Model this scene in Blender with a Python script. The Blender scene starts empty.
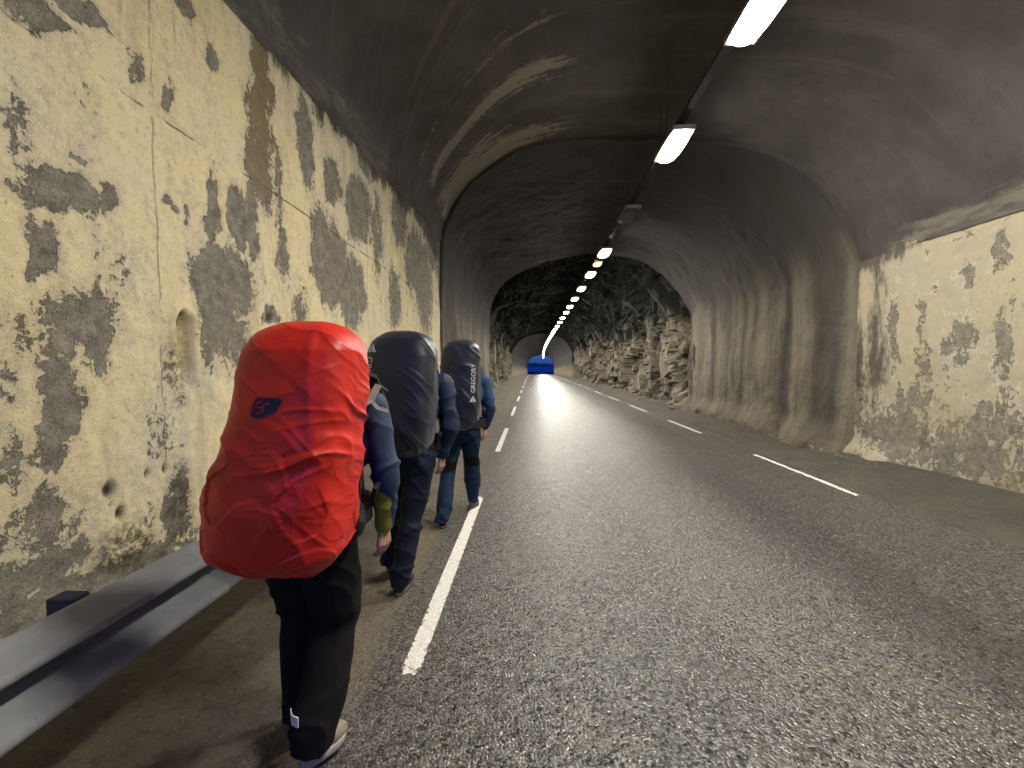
import bpy, bmesh, math, random
import numpy as np
from mathutils import Vector, Matrix

random.seed(7)
rng = np.random.default_rng(7)
scene = bpy.context.scene
COL = scene.collection

# ------------------------------------------------------------------ noise
def _h(i, j, k, s=0):
    n = (i.astype(np.int64) * 374761393 + j.astype(np.int64) * 668265263 + k.astype(np.int64) * 2147483647 + s * 974634777) & 0xFFFFFFFF
    n = ((n ^ (n >> 13)) * 1274126177) & 0xFFFFFFFF
    n = ((n ^ (n >> 16)) * 2246822519) & 0xFFFFFFFF
    n = n ^ (n >> 15)
    return (n & 0xFFFFFF) / float(0xFFFFFF)

def vnoise(p, s=0):
    p = np.asarray(p, float)
    i = np.floor(p).astype(np.int64)
    f = p - i
    f = f * f * f * (f * (f * 6 - 15) + 10)
    out = 0
    for dx in (0, 1):
        wx = f[..., 0] if dx else 1 - f[..., 0]
        for dy in (0, 1):
            wy = f[..., 1] if dy else 1 - f[..., 1]
            for dz in (0, 1):
                wz = f[..., 2] if dz else 1 - f[..., 2]
                out = out + wx * wy * wz * _h(i[..., 0] + dx, i[..., 1] + dy, i[..., 2] + dz, s)
    return out * 2 - 1

def fbm(p, octv=4, s=0, gain=.5):
    p = np.asarray(p, float)
    a, t, o = 1.0, 0.0, 0
    for k in range(octv):
        o = o + a * vnoise(p * (2 ** k) + 17.3 * k, s + k)
        t += a
        a *= gain
    return o / t

def facets(p, s=0):
    """angular blocks: every cell of a jittered grid is its own tilted plane"""
    p = np.asarray(p, float)
    i = np.floor(p).astype(np.int64)
    best = np.full(p.shape[:-1], 1e9)
    hh = np.zeros(p.shape[:-1])
    for dx in (-1, 0, 1):
        for dy in (-1, 0, 1):
            for dz in (-1, 0, 1):
                a, b, c = i[..., 0] + dx, i[..., 1] + dy, i[..., 2] + dz
                q = np.stack([a + _h(a, b, c, s), b + _h(a, b, c, s + 1), c + _h(a, b, c, s + 2)], -1)
                d = p - q
                r = (d ** 2).sum(-1)
                g = np.stack([_h(a, b, c, s + 3), _h(a, b, c, s + 4), _h(a, b, c, s + 5)], -1) * 2 - 1
                val = (_h(a, b, c, s + 6) * 2 - 1) + (g * d).sum(-1) * 1.1
                m = r < best
                best = np.where(m, r, best)
                hh = np.where(m, val, hh)
    return hh

def smooth(a, b, x):
    t = np.clip((np.asarray(x, float) - a) / (b - a), 0, 1)
    return t * t * (3 - 2 * t)

# ------------------------------------------------------------------ shader helper
class Mat:
    def __init__(self, name):
        self.m = bpy.data.materials.new(name)
        self.m.use_nodes = True
        self.t = self.m.node_tree
        self.t.nodes.clear()
        self.out = self.t.nodes.new('ShaderNodeOutputMaterial')

    def n(self, kind, **kw):
        nd = self.t.nodes.new(kind)
        for k, v in kw.items():
            setattr(nd, k, v)
        return nd

    def put(self, sock, v):
        if isinstance(v, bpy.types.NodeSocket):
            self.t.links.new(v, sock)
        elif v is not None:
            if sock.type == 'RGBA' and len(v) == 3:
                v = (*v, 1)
            sock.default_value = v

    def obj(self):
        return self.n('ShaderNodeTexCoord').outputs['Object']

    def attr(self, name):
        return self.n('ShaderNodeAttribute', attribute_name=name).outputs['Fac']

    def map(self, vec, scale=(1, 1, 1), loc=(0, 0, 0)):
        nd = self.n('ShaderNodeMapping')
        self.put(nd.inputs['Vector'], vec)
        nd.inputs['Scale'].default_value = scale
        nd.inputs['Location'].default_value = loc
        return nd.outputs[0]

    def noise(self, vec, scale, detail=6, rough=.6, dist=0):
        nd = self.n('ShaderNodeTexNoise')
        self.put(nd.inputs['Vector'], vec)
        nd.inputs['Scale'].default_value = scale
        nd.inputs['Detail'].default_value = detail
        nd.inputs['Roughness'].default_value = rough
        nd.inputs['Distortion'].default_value = dist
        return nd.outputs['Fac']

    def voro(self, vec, scale, out='Distance', feature='F1'):
        nd = self.n('ShaderNodeTexVoronoi', feature=feature)
        self.put(nd.inputs['Vector'], vec)
        nd.inputs['Scale'].default_value = scale
        return nd.outputs[out]

    def math(self, op, a, b=None, c=None, clamp=False):
        nd = self.n('ShaderNodeMath', operation=op, use_clamp=clamp)
        self.put(nd.inputs[0], a)
        self.put(nd.inputs[1], b)
        self.put(nd.inputs[2], c)
        return nd.outputs[0]

    def step(self, x, a, b):
        nd = self.n('ShaderNodeMapRange', interpolation_type='SMOOTHSTEP')
        self.put(nd.inputs['Value'], x)
        nd.inputs['From Min'].default_value = a
        nd.inputs['From Max'].default_value = b
        return nd.outputs[0]

    def lin(self, x, a, b, c, d):
        nd = self.n('ShaderNodeMapRange')
        self.put(nd.inputs['Value'], x)
        for k, v in zip(('From Min', 'From Max', 'To Min', 'To Max'), (a, b, c, d)):
            nd.inputs[k].default_value = v
        return nd.outputs[0]

    def mix(self, f, a, b):
        nd = self.n('ShaderNodeMix', data_type='RGBA')
        self.put(nd.inputs[0], f)
        self.put(nd.inputs[6], a)
        self.put(nd.inputs[7], b)
        return nd.outputs[2]

    def sep(self, vec):
        nd = self.n('ShaderNodeSeparateXYZ')
        self.put(nd.inputs[0], vec)
        return nd.outputs

    def comb(self, x, y, z):
        nd = self.n('ShaderNodeCombineXYZ')
        for k, v in enumerate((x, y, z)):
            self.put(nd.inputs[k], v)
        return nd.outputs[0]

    def bump(self, h, strength=.5, dist=.01, normal=None):
        nd = self.n('ShaderNodeBump')
        self.put(nd.inputs['Height'], h)
        nd.inputs['Strength'].default_value = strength
        nd.inputs['Distance'].default_value = dist
        if normal is not None:
            self.put(nd.inputs['Normal'], normal)
        return nd.outputs[0]

    def principled(self, color, rough=.8, normal=None, **kw):
        nd = self.n('ShaderNodeBsdfPrincipled')
        self.put(nd.inputs['Base Color'], color)
        self.put(nd.inputs['Roughness'], rough)
        if normal is not None:
            self.put(nd.inputs['Normal'], normal)
        for k, v in kw.items():
            self.put(nd.inputs[k.replace('_', ' ')], v)
        self.t.links.new(nd.outputs[0], self.out.inputs[0])
        return nd

M = {}

def mat_painted(name, cream, pale, under, thr):
    m = Mat(name)
    p = m.obj()
    n1 = m.noise(m.map(p, (1, 1, .55)), 3.0, 9, .74)
    n2 = m.noise(p, 19, 6, .75)
    n3 = m.noise(m.map(p, (1, 1, .10)), 6.5, 7, .68)
    v = m.math('ADD', m.math('MULTIPLY', n1, .44), m.math('MULTIPLY', n2, .36))
    v = m.math('ADD', v, m.math('MULTIPLY', n3, .20))
    v = m.math('ADD', v, m.math('MULTIPLY', m.attr('bias'), .185))
    peel = m.step(v, thr, thr + .035)
    edge = m.math('SUBTRACT', m.step(v, thr - .05, thr - .005), peel)
    thin = m.step(m.math('ADD', v, m.math('MULTIPLY', m.math('SUBTRACT', n2, .5), .16)), thr - .10, thr - .02)
    fine = m.noise(p, 75, 4, .75)
    big = m.noise(p, .9, 5, .6)
    paint = m.mix(m.step(big, .38, .66), cream, pale)
    dirt = m.noise(m.map(p, (1, 1, .18), (3, 1, 9)), 3.2, 8, .65)
    paint = m.mix(m.math('MULTIPLY', m.step(dirt, .52, .74), .45), paint, (.30, .26, .17))
    speck = m.step(m.noise(p, 30, 5, .78), .62, .68)
    paint = m.mix(m.math('MULTIPLY', speck, .6), paint, (.24, .21, .15))
    rust = m.noise(m.map(p, (1, 1, .05), (7, 2, 0)), 9, 4, .6)
    paint = m.mix(m.math('MULTIPLY', m.step(rust, .64, .74), .5), paint, (.36, .24, .10))
    paint = m.mix(m.math('MULTIPLY', thin, .30), paint, (.36, .32, .24))
    paint = m.mix(m.math('MULTIPLY', m.math('MULTIPLY', edge, m.step(big, .4, .6)), .7), paint, (.60, .565, .46))
    wet = m.noise(m.map(p, (1, 1, .07), (11, 4, 1)), 4.2, 7, .7)
    paint = m.mix(m.math('MULTIPLY', m.step(wet, .60, .74), .36), paint, (.25, .225, .17))
    un = m.mix(m.step(m.math('ADD', m.math('MULTIPLY', m.noise(p, 9, 6, .75), .5), m.math('MULTIPLY', fine, .5)), .38, .66), tuple(c * .6 for c in under), tuple(c * 1.8 for c in under))
    un = m.mix(m.attr('brown'), un, (.23, .165, .085))
    col = m.mix(peel, paint, un)
    xyz = m.sep(p)
    # form-work joints: one level, a few upright
    wob = m.math('MULTIPLY', m.math('SUBTRACT', m.noise(p, 5, 5, .7), .5), .05)
    d1 = m.math('ABSOLUTE', m.math('SUBTRACT', m.math('ADD', xyz[2], wob), 3.47))
    d2 = m.math('ABSOLUTE', m.math('SUBTRACT', m.math('PINGPONG', m.math('ADD', m.math('ADD', xyz[1], wob), 1.05), 2.05), .0))
    gap = m.step(m.noise(p, 3.1, 3, .6), .42, .55)
    cr = m.math('MULTIPLY', m.math('MAXIMUM', m.math('SUBTRACT', 1, m.step(d1, .003, .012)), m.math('MULTIPLY', m.math('SUBTRACT', 1, m.step(d2, .003, .012)), .6)), gap)
    col = m.mix(m.math('MULTIPLY', cr, .7), col, (.08, .065, .045))
    sw = m.noise(m.map(p, (1, 1, .3), (0, 5, 2)), 3.0, 10, .7)
    soot_shade = m.step(m.math('ADD', m.attr('soot_shade'), m.math('MULTIPLY', m.math('SUBTRACT', sw, .5), 1.5)), .42, .66)
    col = m.mix(m.math('MULTIPLY', soot_shade, m.lin(fine, .3, .7, .78, 1)), col, (.062, .056, .047))
    col = m.mix(m.math('MULTIPLY', m.attr('moss_dark'), m.step(n2, .35, .6)), col, (.055, .05, .022))
    col = m.mix(m.attr('hole'), col, (.02, .018, .015))  # shade inside the holes painted in, on top of shallow dents
    h = m.math('ADD', m.math('MULTIPLY', peel, -1.0), m.math('MULTIPLY', fine, .6))
    h = m.math('SUBTRACT', h, m.math('MULTIPLY', speck, .3))
    h = m.math('ADD', h, m.math('MULTIPLY', n2, .6))
    h = m.math('SUBTRACT', h, cr)
    m.principled(col, m.lin(fine, .3, .7, .75, .95), m.bump(h, .9, .014))
    return m.m

M['paint_left'] = mat_painted('cream_paint_on_concrete', (.79, .68, .415), (.75, .67, .47), (.205, .187, .152), .595)
M['paint_right'] = mat_painted('old_paint_on_concrete', (.45, .40, .275), (.40, .365, .275), (.20, .183, .145), .578)

def mat_vault():
    m = Mat('sooty_concrete')
    p = m.obj()
    ring, arc = m.attr('ring'), m.attr('arc')
    q = m.comb(ring, arc, 0)
    n1 = m.noise(p, .9, 8, .68)
    n2 = m.noise(m.map(q, (1, .12, 1)), 3.0, 8, .65)
    n3 = m.noise(p, 22, 8, .7)
    col = m.mix(m.step(n1, .3, .7), (.052, .047, .045), (.096, .088, .085))
    col = m.mix(m.math('MULTIPLY', m.step(n2, .5, .7), .5), col, (.135, .125, .118))
    col = m.mix(m.math('MULTIPLY', m.step(n3, .55, .75), .5), col, (.028, .025, .024))
    # rubbed arcs: pale cement scraped along the rings
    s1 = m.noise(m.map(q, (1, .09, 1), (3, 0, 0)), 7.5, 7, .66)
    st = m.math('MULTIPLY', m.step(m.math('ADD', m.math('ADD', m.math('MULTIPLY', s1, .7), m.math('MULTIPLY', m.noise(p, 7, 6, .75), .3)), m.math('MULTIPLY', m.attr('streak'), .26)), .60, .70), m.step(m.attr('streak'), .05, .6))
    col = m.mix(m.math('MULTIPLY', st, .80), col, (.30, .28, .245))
    # pale unsooted band over the right wall
    bd = m.noise(m.map(q, (.25, 1, 1), (3, 0, 0)), 5, 9, .7)
    bf = m.step(m.math('ADD', m.attr('band'), m.math('MULTIPLY', m.math('SUBTRACT', bd, .5), 1.9)), .45, .85)
    col = m.mix(m.math('MULTIPLY', bf, .8), col, (.20, .185, .155))
    h = m.math('ADD', m.math('MULTIPLY', n3, .5), n1)
    m.principled(col, .9, m.bump(h, .6, .02))
    return m.m
M['vault'] = mat_vault()

def mat_lining(name, pale, dark, streak_f, sr=(2.0, 4.5), sc=(.050, .046, .044)):
    m = Mat(name)
    p = m.obj()
    ring, arc, hgt = m.attr('ring'), m.attr('arc'), m.attr('hgt')
    q = m.comb(ring, arc, 0)
    n1 = m.noise(m.map(q, (1, .07, 1)), streak_f, 9, .66)
    n2 = m.noise(m.map(q, (1, .3, 1), (4, 2, 0)), 1.2, 6, .6)
    n3 = m.noise(p, 16, 9, .7)
    f = m.math('ADD', m.math('MULTIPLY', n1, .65), m.math('MULTIPLY', n2, .35))
    col = m.mix(m.step(f, .36, .62), dark, pale)
    col = m.mix(m.math('MULTIPLY', m.step(n3, .5, .72), .4), col, tuple(c * .55 for c in dark))
    sw = m.noise(m.map(q, (1, .15, 1), (9, 2, 0)), 1.6, 7, .65)
    soot_shade = m.step(m.math('ADD', hgt, m.math('MULTIPLY', m.math('SUBTRACT', sw, .5), 3.0)), *sr)
    col = m.mix(soot_shade, col, sc)
    col = m.mix(m.math('MULTIPLY', m.attr('groove'), .85), col, (.045, .04, .034))  # shade in the valleys between ribs is put into the colour
    base = m.math('MULTIPLY', m.math('SUBTRACT', 1, m.step(m.math('ADD', hgt, m.math('MULTIPLY', n2, .6)), .45, 1.0)), .6)
    col = m.mix(base, col, m.mix(n3, (.10, .085, .06), (.24, .20, .145)))
    m.principled(col, .9, m.bump(m.math('ADD', n3, m.math('MULTIPLY', n1, .5)), .9, .05))
    return m.m
M['lining'] = mat_lining('streaked_sprayed_concrete', (.25, .22, .16), (.075, .067, .055), 1.5)
M['portal'] = mat_lining('portal_concrete', (.30, .25, .16), (.16, .138, .10), 1.0, (1.0, 2.8), (.005, .0045, .004))  # upper lining blackened in the colour so it looks unlit

def mat_rock():
    m = Mat('blasted_rock')
    p = m.obj()
    n1 = m.noise(p, 1.3, 10, .7)
    n2 = m.noise(p, 7, 10, .75)
    n4 = m.noise(m.map(p, (1, 1, .2)), 1.1, 6, .6)
    col = m.mix(m.step(n1, .35, .65), (.13, .115, .088), (.25, .22, .165))
    col = m.mix(m.math('MULTIPLY', m.step(n2, .5, .68), .5), col, (.07, .06, .045))
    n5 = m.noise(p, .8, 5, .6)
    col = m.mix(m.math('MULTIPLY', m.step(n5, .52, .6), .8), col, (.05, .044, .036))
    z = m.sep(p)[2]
    soot_shade = m.step(m.math('ADD', z, m.math('MULTIPLY', m.math('SUBTRACT', n4, .5), 5.0)), 2.9, 4.1)  # rock above the reach of the lamplight is darkened in the colour
    col = m.mix(soot_shade, col, (.011, .013, .012))
    m.principled(col, .9, m.bump(n2, .6, .04))
    return m.m
M['rock'] = mat_rock()

def mat_asphalt():
    m = Mat('wet_worn_asphalt')
    p = m.obj()
    x = m.sep(p)[0]
    st = m.voro(p, 70, 'Color')
    sb = m.voro(p, 130, 'Color')
    sd = m.voro(p, 130, 'Distance')
    s2 = m.voro(p, 70, 'Distance')
    sv = m.math('ADD', m.math('MULTIPLY', m.sep(st)[0], .5), m.math('MULTIPLY', m.sep(sb)[0], .5))
    big = m.noise(m.map(p, (1, .15, 1)), .9, 5, .55)
    med = m.noise(p, 9, 6, .75)
    col = m.mix(m.step(sv, .34, .84), (.010, .0097, .0093), (.185, .178, .163))
    col = m.mix(m.math('MULTIPLY', m.step(med, .50, .64), .5), col, (.013, .012, .0115))
    col = m.mix(m.math('MULTIPLY', m.step(big, .45, .7), .3), col, (.07, .064, .055))
    # dust towards both verges
    du = m.step(m.math('ABSOLUTE', m.math('SUBTRACT', x, 1.7)), 1.5, 2.9)
    dn = m.noise(p, 2.5, 8, .7)
    col = m.mix(m.math('MULTIPLY', m.math('MULTIPLY', du, m.step(dn, .3, .65)), .5), col, (.07, .058, .042))
    # polished wheel paths
    tr_ = m.math('ABSOLUTE', m.math('SUBTRACT', m.math('ABSOLUTE', m.math('SUBTRACT', x, 1.65)), .85))
    tk = m.math('MULTIPLY', m.math('SUBTRACT', 1, m.step(m.math('ADD', tr_, m.math('MULTIPLY', m.math('SUBTRACT', big, .5), .4)), .15, .5)), .45)
    col = m.mix(tk, col, (.022, .021, .020))
    cr = m.noise(m.map(p, (1, .05, 1), (2, 0, 0)), 1.8, 8, .65)
    col = m.mix(m.math('MULTIPLY', m.step(cr, .55, .7), .45), col, (.018, .017, .017))
    h = m.math('SUBTRACT', m.math('MULTIPLY', med, .5), m.math('ADD', m.math('MULTIPLY', sd, .45), s2))
    rough = m.math('ADD', m.lin(big, .3, .7, .31, .39), m.math('MULTIPLY', du, .22))
    rough = m.math('ADD', rough, m.math('MULTIPLY', m.math('SUBTRACT', sv, .5), -.45))
    # verge dirt trodden over the broken asphalt edge
    ed = m.step(m.math('ADD', x, m.math('ADD', m.math('MULTIPLY', m.math('SUBTRACT', dn, .5), .35), m.math('MULTIPLY', m.math('SUBTRACT', med, .5), .12))), -.80, -.92)
    col = m.mix(ed, col, m.mix(dn, (.085, .070, .050), (.165, .138, .10)))
    rough = m.math('ADD', rough, m.math('MULTIPLY', ed, .4))
    m.principled(col, rough, m.bump(h, .55, .0095), Specular_IOR_Level=m.lin(m.sep(st)[1], .15, .85, .12, 1.0), IOR=1.6)
    return m.m
M['asphalt'] = mat_asphalt()

def mat_dirt(name, a, b, c):
    m = Mat(name)
    p = m.obj()
    n1 = m.noise(p, 1.6, 8, .65)
    n2 = m.noise(p, 14, 10, .75)
    v = m.voro(p, 60, 'Color')
    col = m.mix(m.step(n1, .35, .65), a, b)
    col = m.mix(m.math('MULTIPLY', m.step(n2, .48, .65), .6), col, c)
    col = m.mix(m.math('MULTIPLY', m.step(m.sep(v)[0], .95, .98), .35), col, (.24, .215, .175))
    m.principled(col, .92, m.bump(m.math('ADD', n2, m.math('MULTIPLY', m.noise(p, 60, 4, .6), .4)), .8, .02))
    return m.m
M['dirt'] = mat_dirt('packed_dirt', (.105, .092, .073), (.155, .136, .108), (.045, .040, .033))
M['gravel_dirt'] = mat_dirt('dark_roadside_grit', (.060, .053, .044), (.085, .074, .060), (.038, .033, .028))

def mat_line():
    m = Mat('worn_road_paint')
    p = m.obj()
    n = m.noise(p, 28, 8, .75)
    n2 = m.noise(p, 5, 6, .6)
    v = m.voro(p, 95, 'Distance')
    wear = m.math('ADD', m.math('ADD', m.math('MULTIPLY', n, .6), m.math('MULTIPLY', n2, .4)), m.math('MULTIPLY', m.attr('worn'), .42))
    k = m.step(wear, .60, .66)
    col = m.mix(m.step(n, .35, .7), (.80, .79, .75), (.60, .58, .53))
    pr = m.principled(col, .6, m.bump(v, .5, .006))
    tr = m.n('ShaderNodeBsdfTransparent')
    mx = m.n('ShaderNodeMixShader')
    m.put(mx.inputs[0], k)
    m.t.links.new(pr.outputs[0], mx.inputs[1])
    m.t.links.new(tr.outputs[0], mx.inputs[2])
    m.t.links.new(mx.outputs[0], m.out.inputs[0])
    return m.m
M['line'] = mat_line()

def mat_steel(name, a, b, rough=.5, metal=.35):
    m = Mat(name)
    p = m.obj()
    n = m.noise(p, 3, 8, .65)
    n2 = m.noise(p, 40, 6, .7)
    col = m.mix(m.step(n, .35, .65), a, b)
    col = m.mix(m.math('MULTIPLY', m.step(n2, .6, .75), .35), col, tuple(c * .5 for c in a))
    m.principled(col, m.lin(n2, .3, .7, rough - .08, rough + .12), m.bump(n2, .15, .002), Metallic=metal)
    return m.m
M['zinc'] = mat_steel('dusty_galvanised_steel', (.27, .285, .30), (.36, .375, .385), .85, .0)
M['dark_steel'] = mat_steel('dark_steel', (.022, .023, .028), (.04, .041, .045), .7, .0)
M['bracket_blue'] = mat_steel('dark_blue_bracket', (.02, .028, .06), (.03, .04, .08), .7, .0)
M['lamp_housing'] = mat_steel('grey_lamp_housing', (.16, .16, .16), (.22, .22, .21), .6, .2)
M['tray'] = mat_steel('grimy_cable_tray', (.012, .012, .013), (.018, .018, .019), .95, .0)

def mat_emit(name, col, st):
    m = Mat(name)
    e = m.n('ShaderNodeEmission')
    e.inputs[0].default_value = (*col, 1)
    e.inputs[1].default_value = st
    m.t.links.new(e.outputs[0], m.out.inputs[0])
    return m.m
LAMP = 225.0
M['lit'] = mat_emit('lit_diffuser', (1.0, .94, .82), LAMP)
M['lit_yellow'] = mat_emit('lit_yellow_diffuser', (1.0, .62, .12), 7.0)
mm = Mat('unlit_diffuser')
mm.principled((.06, .06, .058), .6)
M['unlit'] = mm.m

def mat_cloth(name, a, b, rough=.8, scale=14, bump=.25, wave=900, sheen=0.0, spec=.3):
    m = Mat(name)
    p = m.obj()
    n = m.noise(p, scale, 8, .65)
    f = m.noise(p, wave, 2, .5)
    g = m.noise(p, 60, 6, .6)
    col = m.mix(m.step(n, .35, .65), a, b)
    h = m.math('ADD', m.math('MULTIPLY', g, .8), m.math('MULTIPLY', f, .2))
    m.principled(col, m.lin(n, .3, .7, rough - .05, rough + .05), m.bump(h, bump, .006), Sheen_Weight=sheen, Specular_IOR_Level=spec)
    return m.m
M['red_cover'] = mat_cloth('red_ripstop_nylon', (.66, .028, .016), (.58, .022, .015), .42, 5, .18, 700, 0, .38)
M['navy_cover'] = mat_cloth('black_navy_nylon', (.010, .013, .024), (.015, .019, .032), .42, 6, .2, 700, .1, .5)
M['black_cloth'] = mat_cloth('black_trouser_cloth', (.008, .0075, .008), (.012, .0115, .012), .9, spec=.15)
M['navy_cloth'] = mat_cloth('navy_trouser_cloth', (.008, .012, .026), (.011, .016, .034), .85)
M['blue_cloth'] = mat_cloth('blue_trouser_cloth', (.007, .021, .052), (.010, .028, .066), .8)
M['slate_jacket'] = mat_cloth('slate_blue_shell', (.024, .045, .088), (.032, .056, .105), .7)
M['royal_jacket'] = mat_cloth('royal_blue_shell', (.020, .040, .115), (.025, .048, .135), .7)
M['lime_jacket'] = mat_cloth('lime_shell', (.30, .33, .03), (.36, .38, .045), .7)
M['navy_jacket'] = mat_cloth('navy_shell', (.013, .022, .050), (.019, .031, .066), .65)
M['blue_jacket'] = mat_cloth('blue_shell', (.016, .046, .105), (.022, .06, .13), .65)
M['black_web'] = mat_cloth('black_webbing', (.012, .012, .013), (.02, .02, .021), .75)
M['grey_web'] = mat_cloth('grey_webbing', (.16, .155, .145), (.21, .20, .19), .75)
M['shoe_tan'] = mat_cloth('dusty_shoe_leather', (.22, .19, .15), (.30, .26, .21), .8)
M['shoe_dark'] = mat_cloth('dark_shoe_leather', (.022, .021, .022), (.045, .042, .04), .75)
M['sole'] = mat_cloth('pale_rubber', (.42, .40, .36), (.34, .32, .28), .8)
M['sole_dark'] = mat_cloth('grey_rubber', (.12, .115, .11), (.09, .085, .08), .8)
M['white_print'] = mat_cloth('white_print', (.62, .62, .62), (.50, .50, .50), .6)
M['reflector'] = mat_cloth('silver_reflective_tape', (.75, .76, .80), (.65, .66, .70), .35)
M['navy_print'] = mat_cloth('navy_print', (.012, .018, .05), (.016, .022, .055), .6)
M['red_print'] = mat_cloth('red_print', (.45, .02, .02), (.4, .02, .02), .6)
def mat_skin():
    m = Mat('skin')
    p = m.obj()
    n = m.noise(p, 30, 6, .6)
    m.principled(m.mix(n, (.50, .27, .18), (.60, .34, .24)), .55, m.bump(m.noise(p, 200, 4, .6), .15, .002),
                 Subsurface_Weight=.08)
    return m.m
M['skin'] = mat_skin()
M['hair'] = mat_cloth('brown_hair', (.05, .032, .018), (.09, .055, .03), .6, 60, .5)
M['stone'] = mat_dirt('grey_stone', (.16, .145, .12), (.24, .22, .185), (.09, .08, .065))
M['pale_stone'] = mat_dirt('pale_chip', (.45, .43, .38), (.52, .5, .45), (.35, .32, .27))

# ------------------------------------------------------------------ object helpers
def tag(o, label=None, cat=None, group=None, kind=None):
    if label: o['label'] = label
    if cat: o['category'] = cat
    if group: o['group'] = group
    if kind: o['kind'] = kind
    return o

def link(name, me, parent=None, mats=()):
    o = bpy.data.objects.new(name, me)
    COL.objects.link(o)
    for mt in mats:
        me.materials.append(mt)
    if parent is not None:
        o.parent = parent
    return o

def empty(name, loc):
    o = bpy.data.objects.new(name, None)
    o.location = loc
    o.empty_display_size = .2
    COL.objects.link(o)
    return o

def mesh_np(name, V, F, mats=(), smooth_=True, parent=None, attrs=None, off=None):
    V = np.asarray(V, float)
    if off is not None:
        V = V - np.asarray(off)
    me = bpy.data.meshes.new(name)
    me.from_pydata(V.tolist(), [], [list(map(int, f)) for f in F])
    for k, v in (attrs or {}).items():
        a = me.attributes.new(k, 'FLOAT', 'POINT')
        a.data.foreach_set('value', np.asarray(v, np.float32).ravel())
    me.polygons.foreach_set('use_smooth', [smooth_] * len(me.polygons))
    me.update()
    return link(name, me, parent, mats)

def grid_faces(nu, nv, wrap=False):
    F = []
    for i in range(nu - (0 if wrap else 1)):
        i2 = (i + 1) % nu
        for j in range(nv - 1):
            F.append((i * nv + j, i2 * nv + j, i2 * nv + j + 1, i * nv + j + 1))
    return F

def grid(name, P, mats, smooth_=True, parent=None, attrs=None):
    nu, nv = P.shape[:2]
    at = {k: v.reshape(-1) for k, v in (attrs or {}).items()}
    return mesh_np(name, P.reshape(-1, 3), grid_faces(nu, nv), mats, smooth_, parent, at)

class MB:
    def __init__(self):
        self.V, self.F = [], []
    def add(self, V, F):
        b = len(self.V)
        self.V += [tuple(v) for v in V]
        self.F += [tuple(i + b for i in f) for f in F]
    def box(self, c, s, rot=None):
        V = []
        for x in (-.5, .5):
            for y in (-.5, .5):
                for z in (-.5, .5):
                    v = Vector((x * s[0], y * s[1], z * s[2]))
                    if rot is not None: v = rot @ v
                    V.append(tuple(v + Vector(c)))
        self.add(V, [(0, 1, 3, 2), (4, 6, 7, 5), (0, 4, 5, 1), (2, 3, 7, 6), (0, 2, 6, 4), (1, 5, 7, 3)])
    def tube(self, pts, r, n=10):
        pts = [np.array(p, float) for p in pts]
        rr = r if isinstance(r, (list, tuple)) else [r] * len(pts)
        V, F = [], []
        ref = np.array((0, 0, 1.0))
        for i, p in enumerate(pts):
            d = pts[min(i + 1, len(pts) - 1)] - pts[max(i - 1, 0)]
            d /= np.linalg.norm(d) + 1e-9
            a = np.cross(d, ref)
            if np.linalg.norm(a) < .2: a = np.cross(d, (1.0, 0, 0))
            a /= np.linalg.norm(a)
            b = np.cross(a, d)
            for k in range(n):
                t = 2 * math.pi * k / n
                V.append(p + rr[i] * (math.cos(t) * a + math.sin(t) * b))
        for i in range(len(pts) - 1):
            for k in range(n):
                k2 = (k + 1) % n
                F.append((i * n + k, i * n + k2, (i + 1) * n + k2, (i + 1) * n + k))
        F.append(tuple(range(n))[::-1])
        F.append(tuple((len(pts) - 1) * n + k for k in range(n)))
        self.add(V, F)
    def strap(self, pts, nrm, w, t):
        """flat webbing along pts; nrm = outward normals"""
        V, F = [], []
        pts = [np.array(p, float) for p in pts]
        for i, p in enumerate(pts):
            d = pts[min(i + 1, len(pts) - 1)] - pts[max(i - 1, 0)]
            d /= np.linalg.norm(d) + 1e-9
            n = np.array(nrm[i] if isinstance(nrm, list) else nrm, float)
            s = np.cross(d, n); s /= np.linalg.norm(s) + 1e-9
            n = np.cross(s, d)
            for a, b in ((-1, 0), (1, 0), (1, 1), (-1, 1)):
                V.append(p + s * a * w / 2 + n * b * t)
        for i in range(len(pts) - 1):
            for k in range(4):
                k2 = (k + 1) % 4
                F.append((i * 4 + k, i * 4 + k2, i * 4 + 4 + k2, i * 4 + 4 + k))
        F += [(3, 2, 1, 0), tuple(len(V) - 4 + k for k in range(4))]
        self.add(V, F)
    def build(self, name, mat, parent=None, off=None, smooth_=False, bevel=0):
        o = mesh_np(name, self.V, self.F, [mat] if not isinstance(mat, list) else mat, smooth_, parent, None, off)
        bm = bmesh.new(); bm.from_mesh(o.data)
        bmesh.ops.recalc_face_normals(bm, faces=bm.faces)
        if bevel:
            bmesh.ops.bevel(bm, geom=list(bm.edges), offset=bevel, segments=2, affect='EDGES', profile=.5)
        bm.to_mesh(o.data); bm.free()
        return o

# ------------------------------------------------------------------ tunnel surface
def drift(y):
    t = np.clip((np.asarray(y, float) - 50) / 80, 0, 2.2)
    return 1.4 * t ** 2 * np.where(t > 1, 1, 1), -1.03 * t ** 1.6

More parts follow.
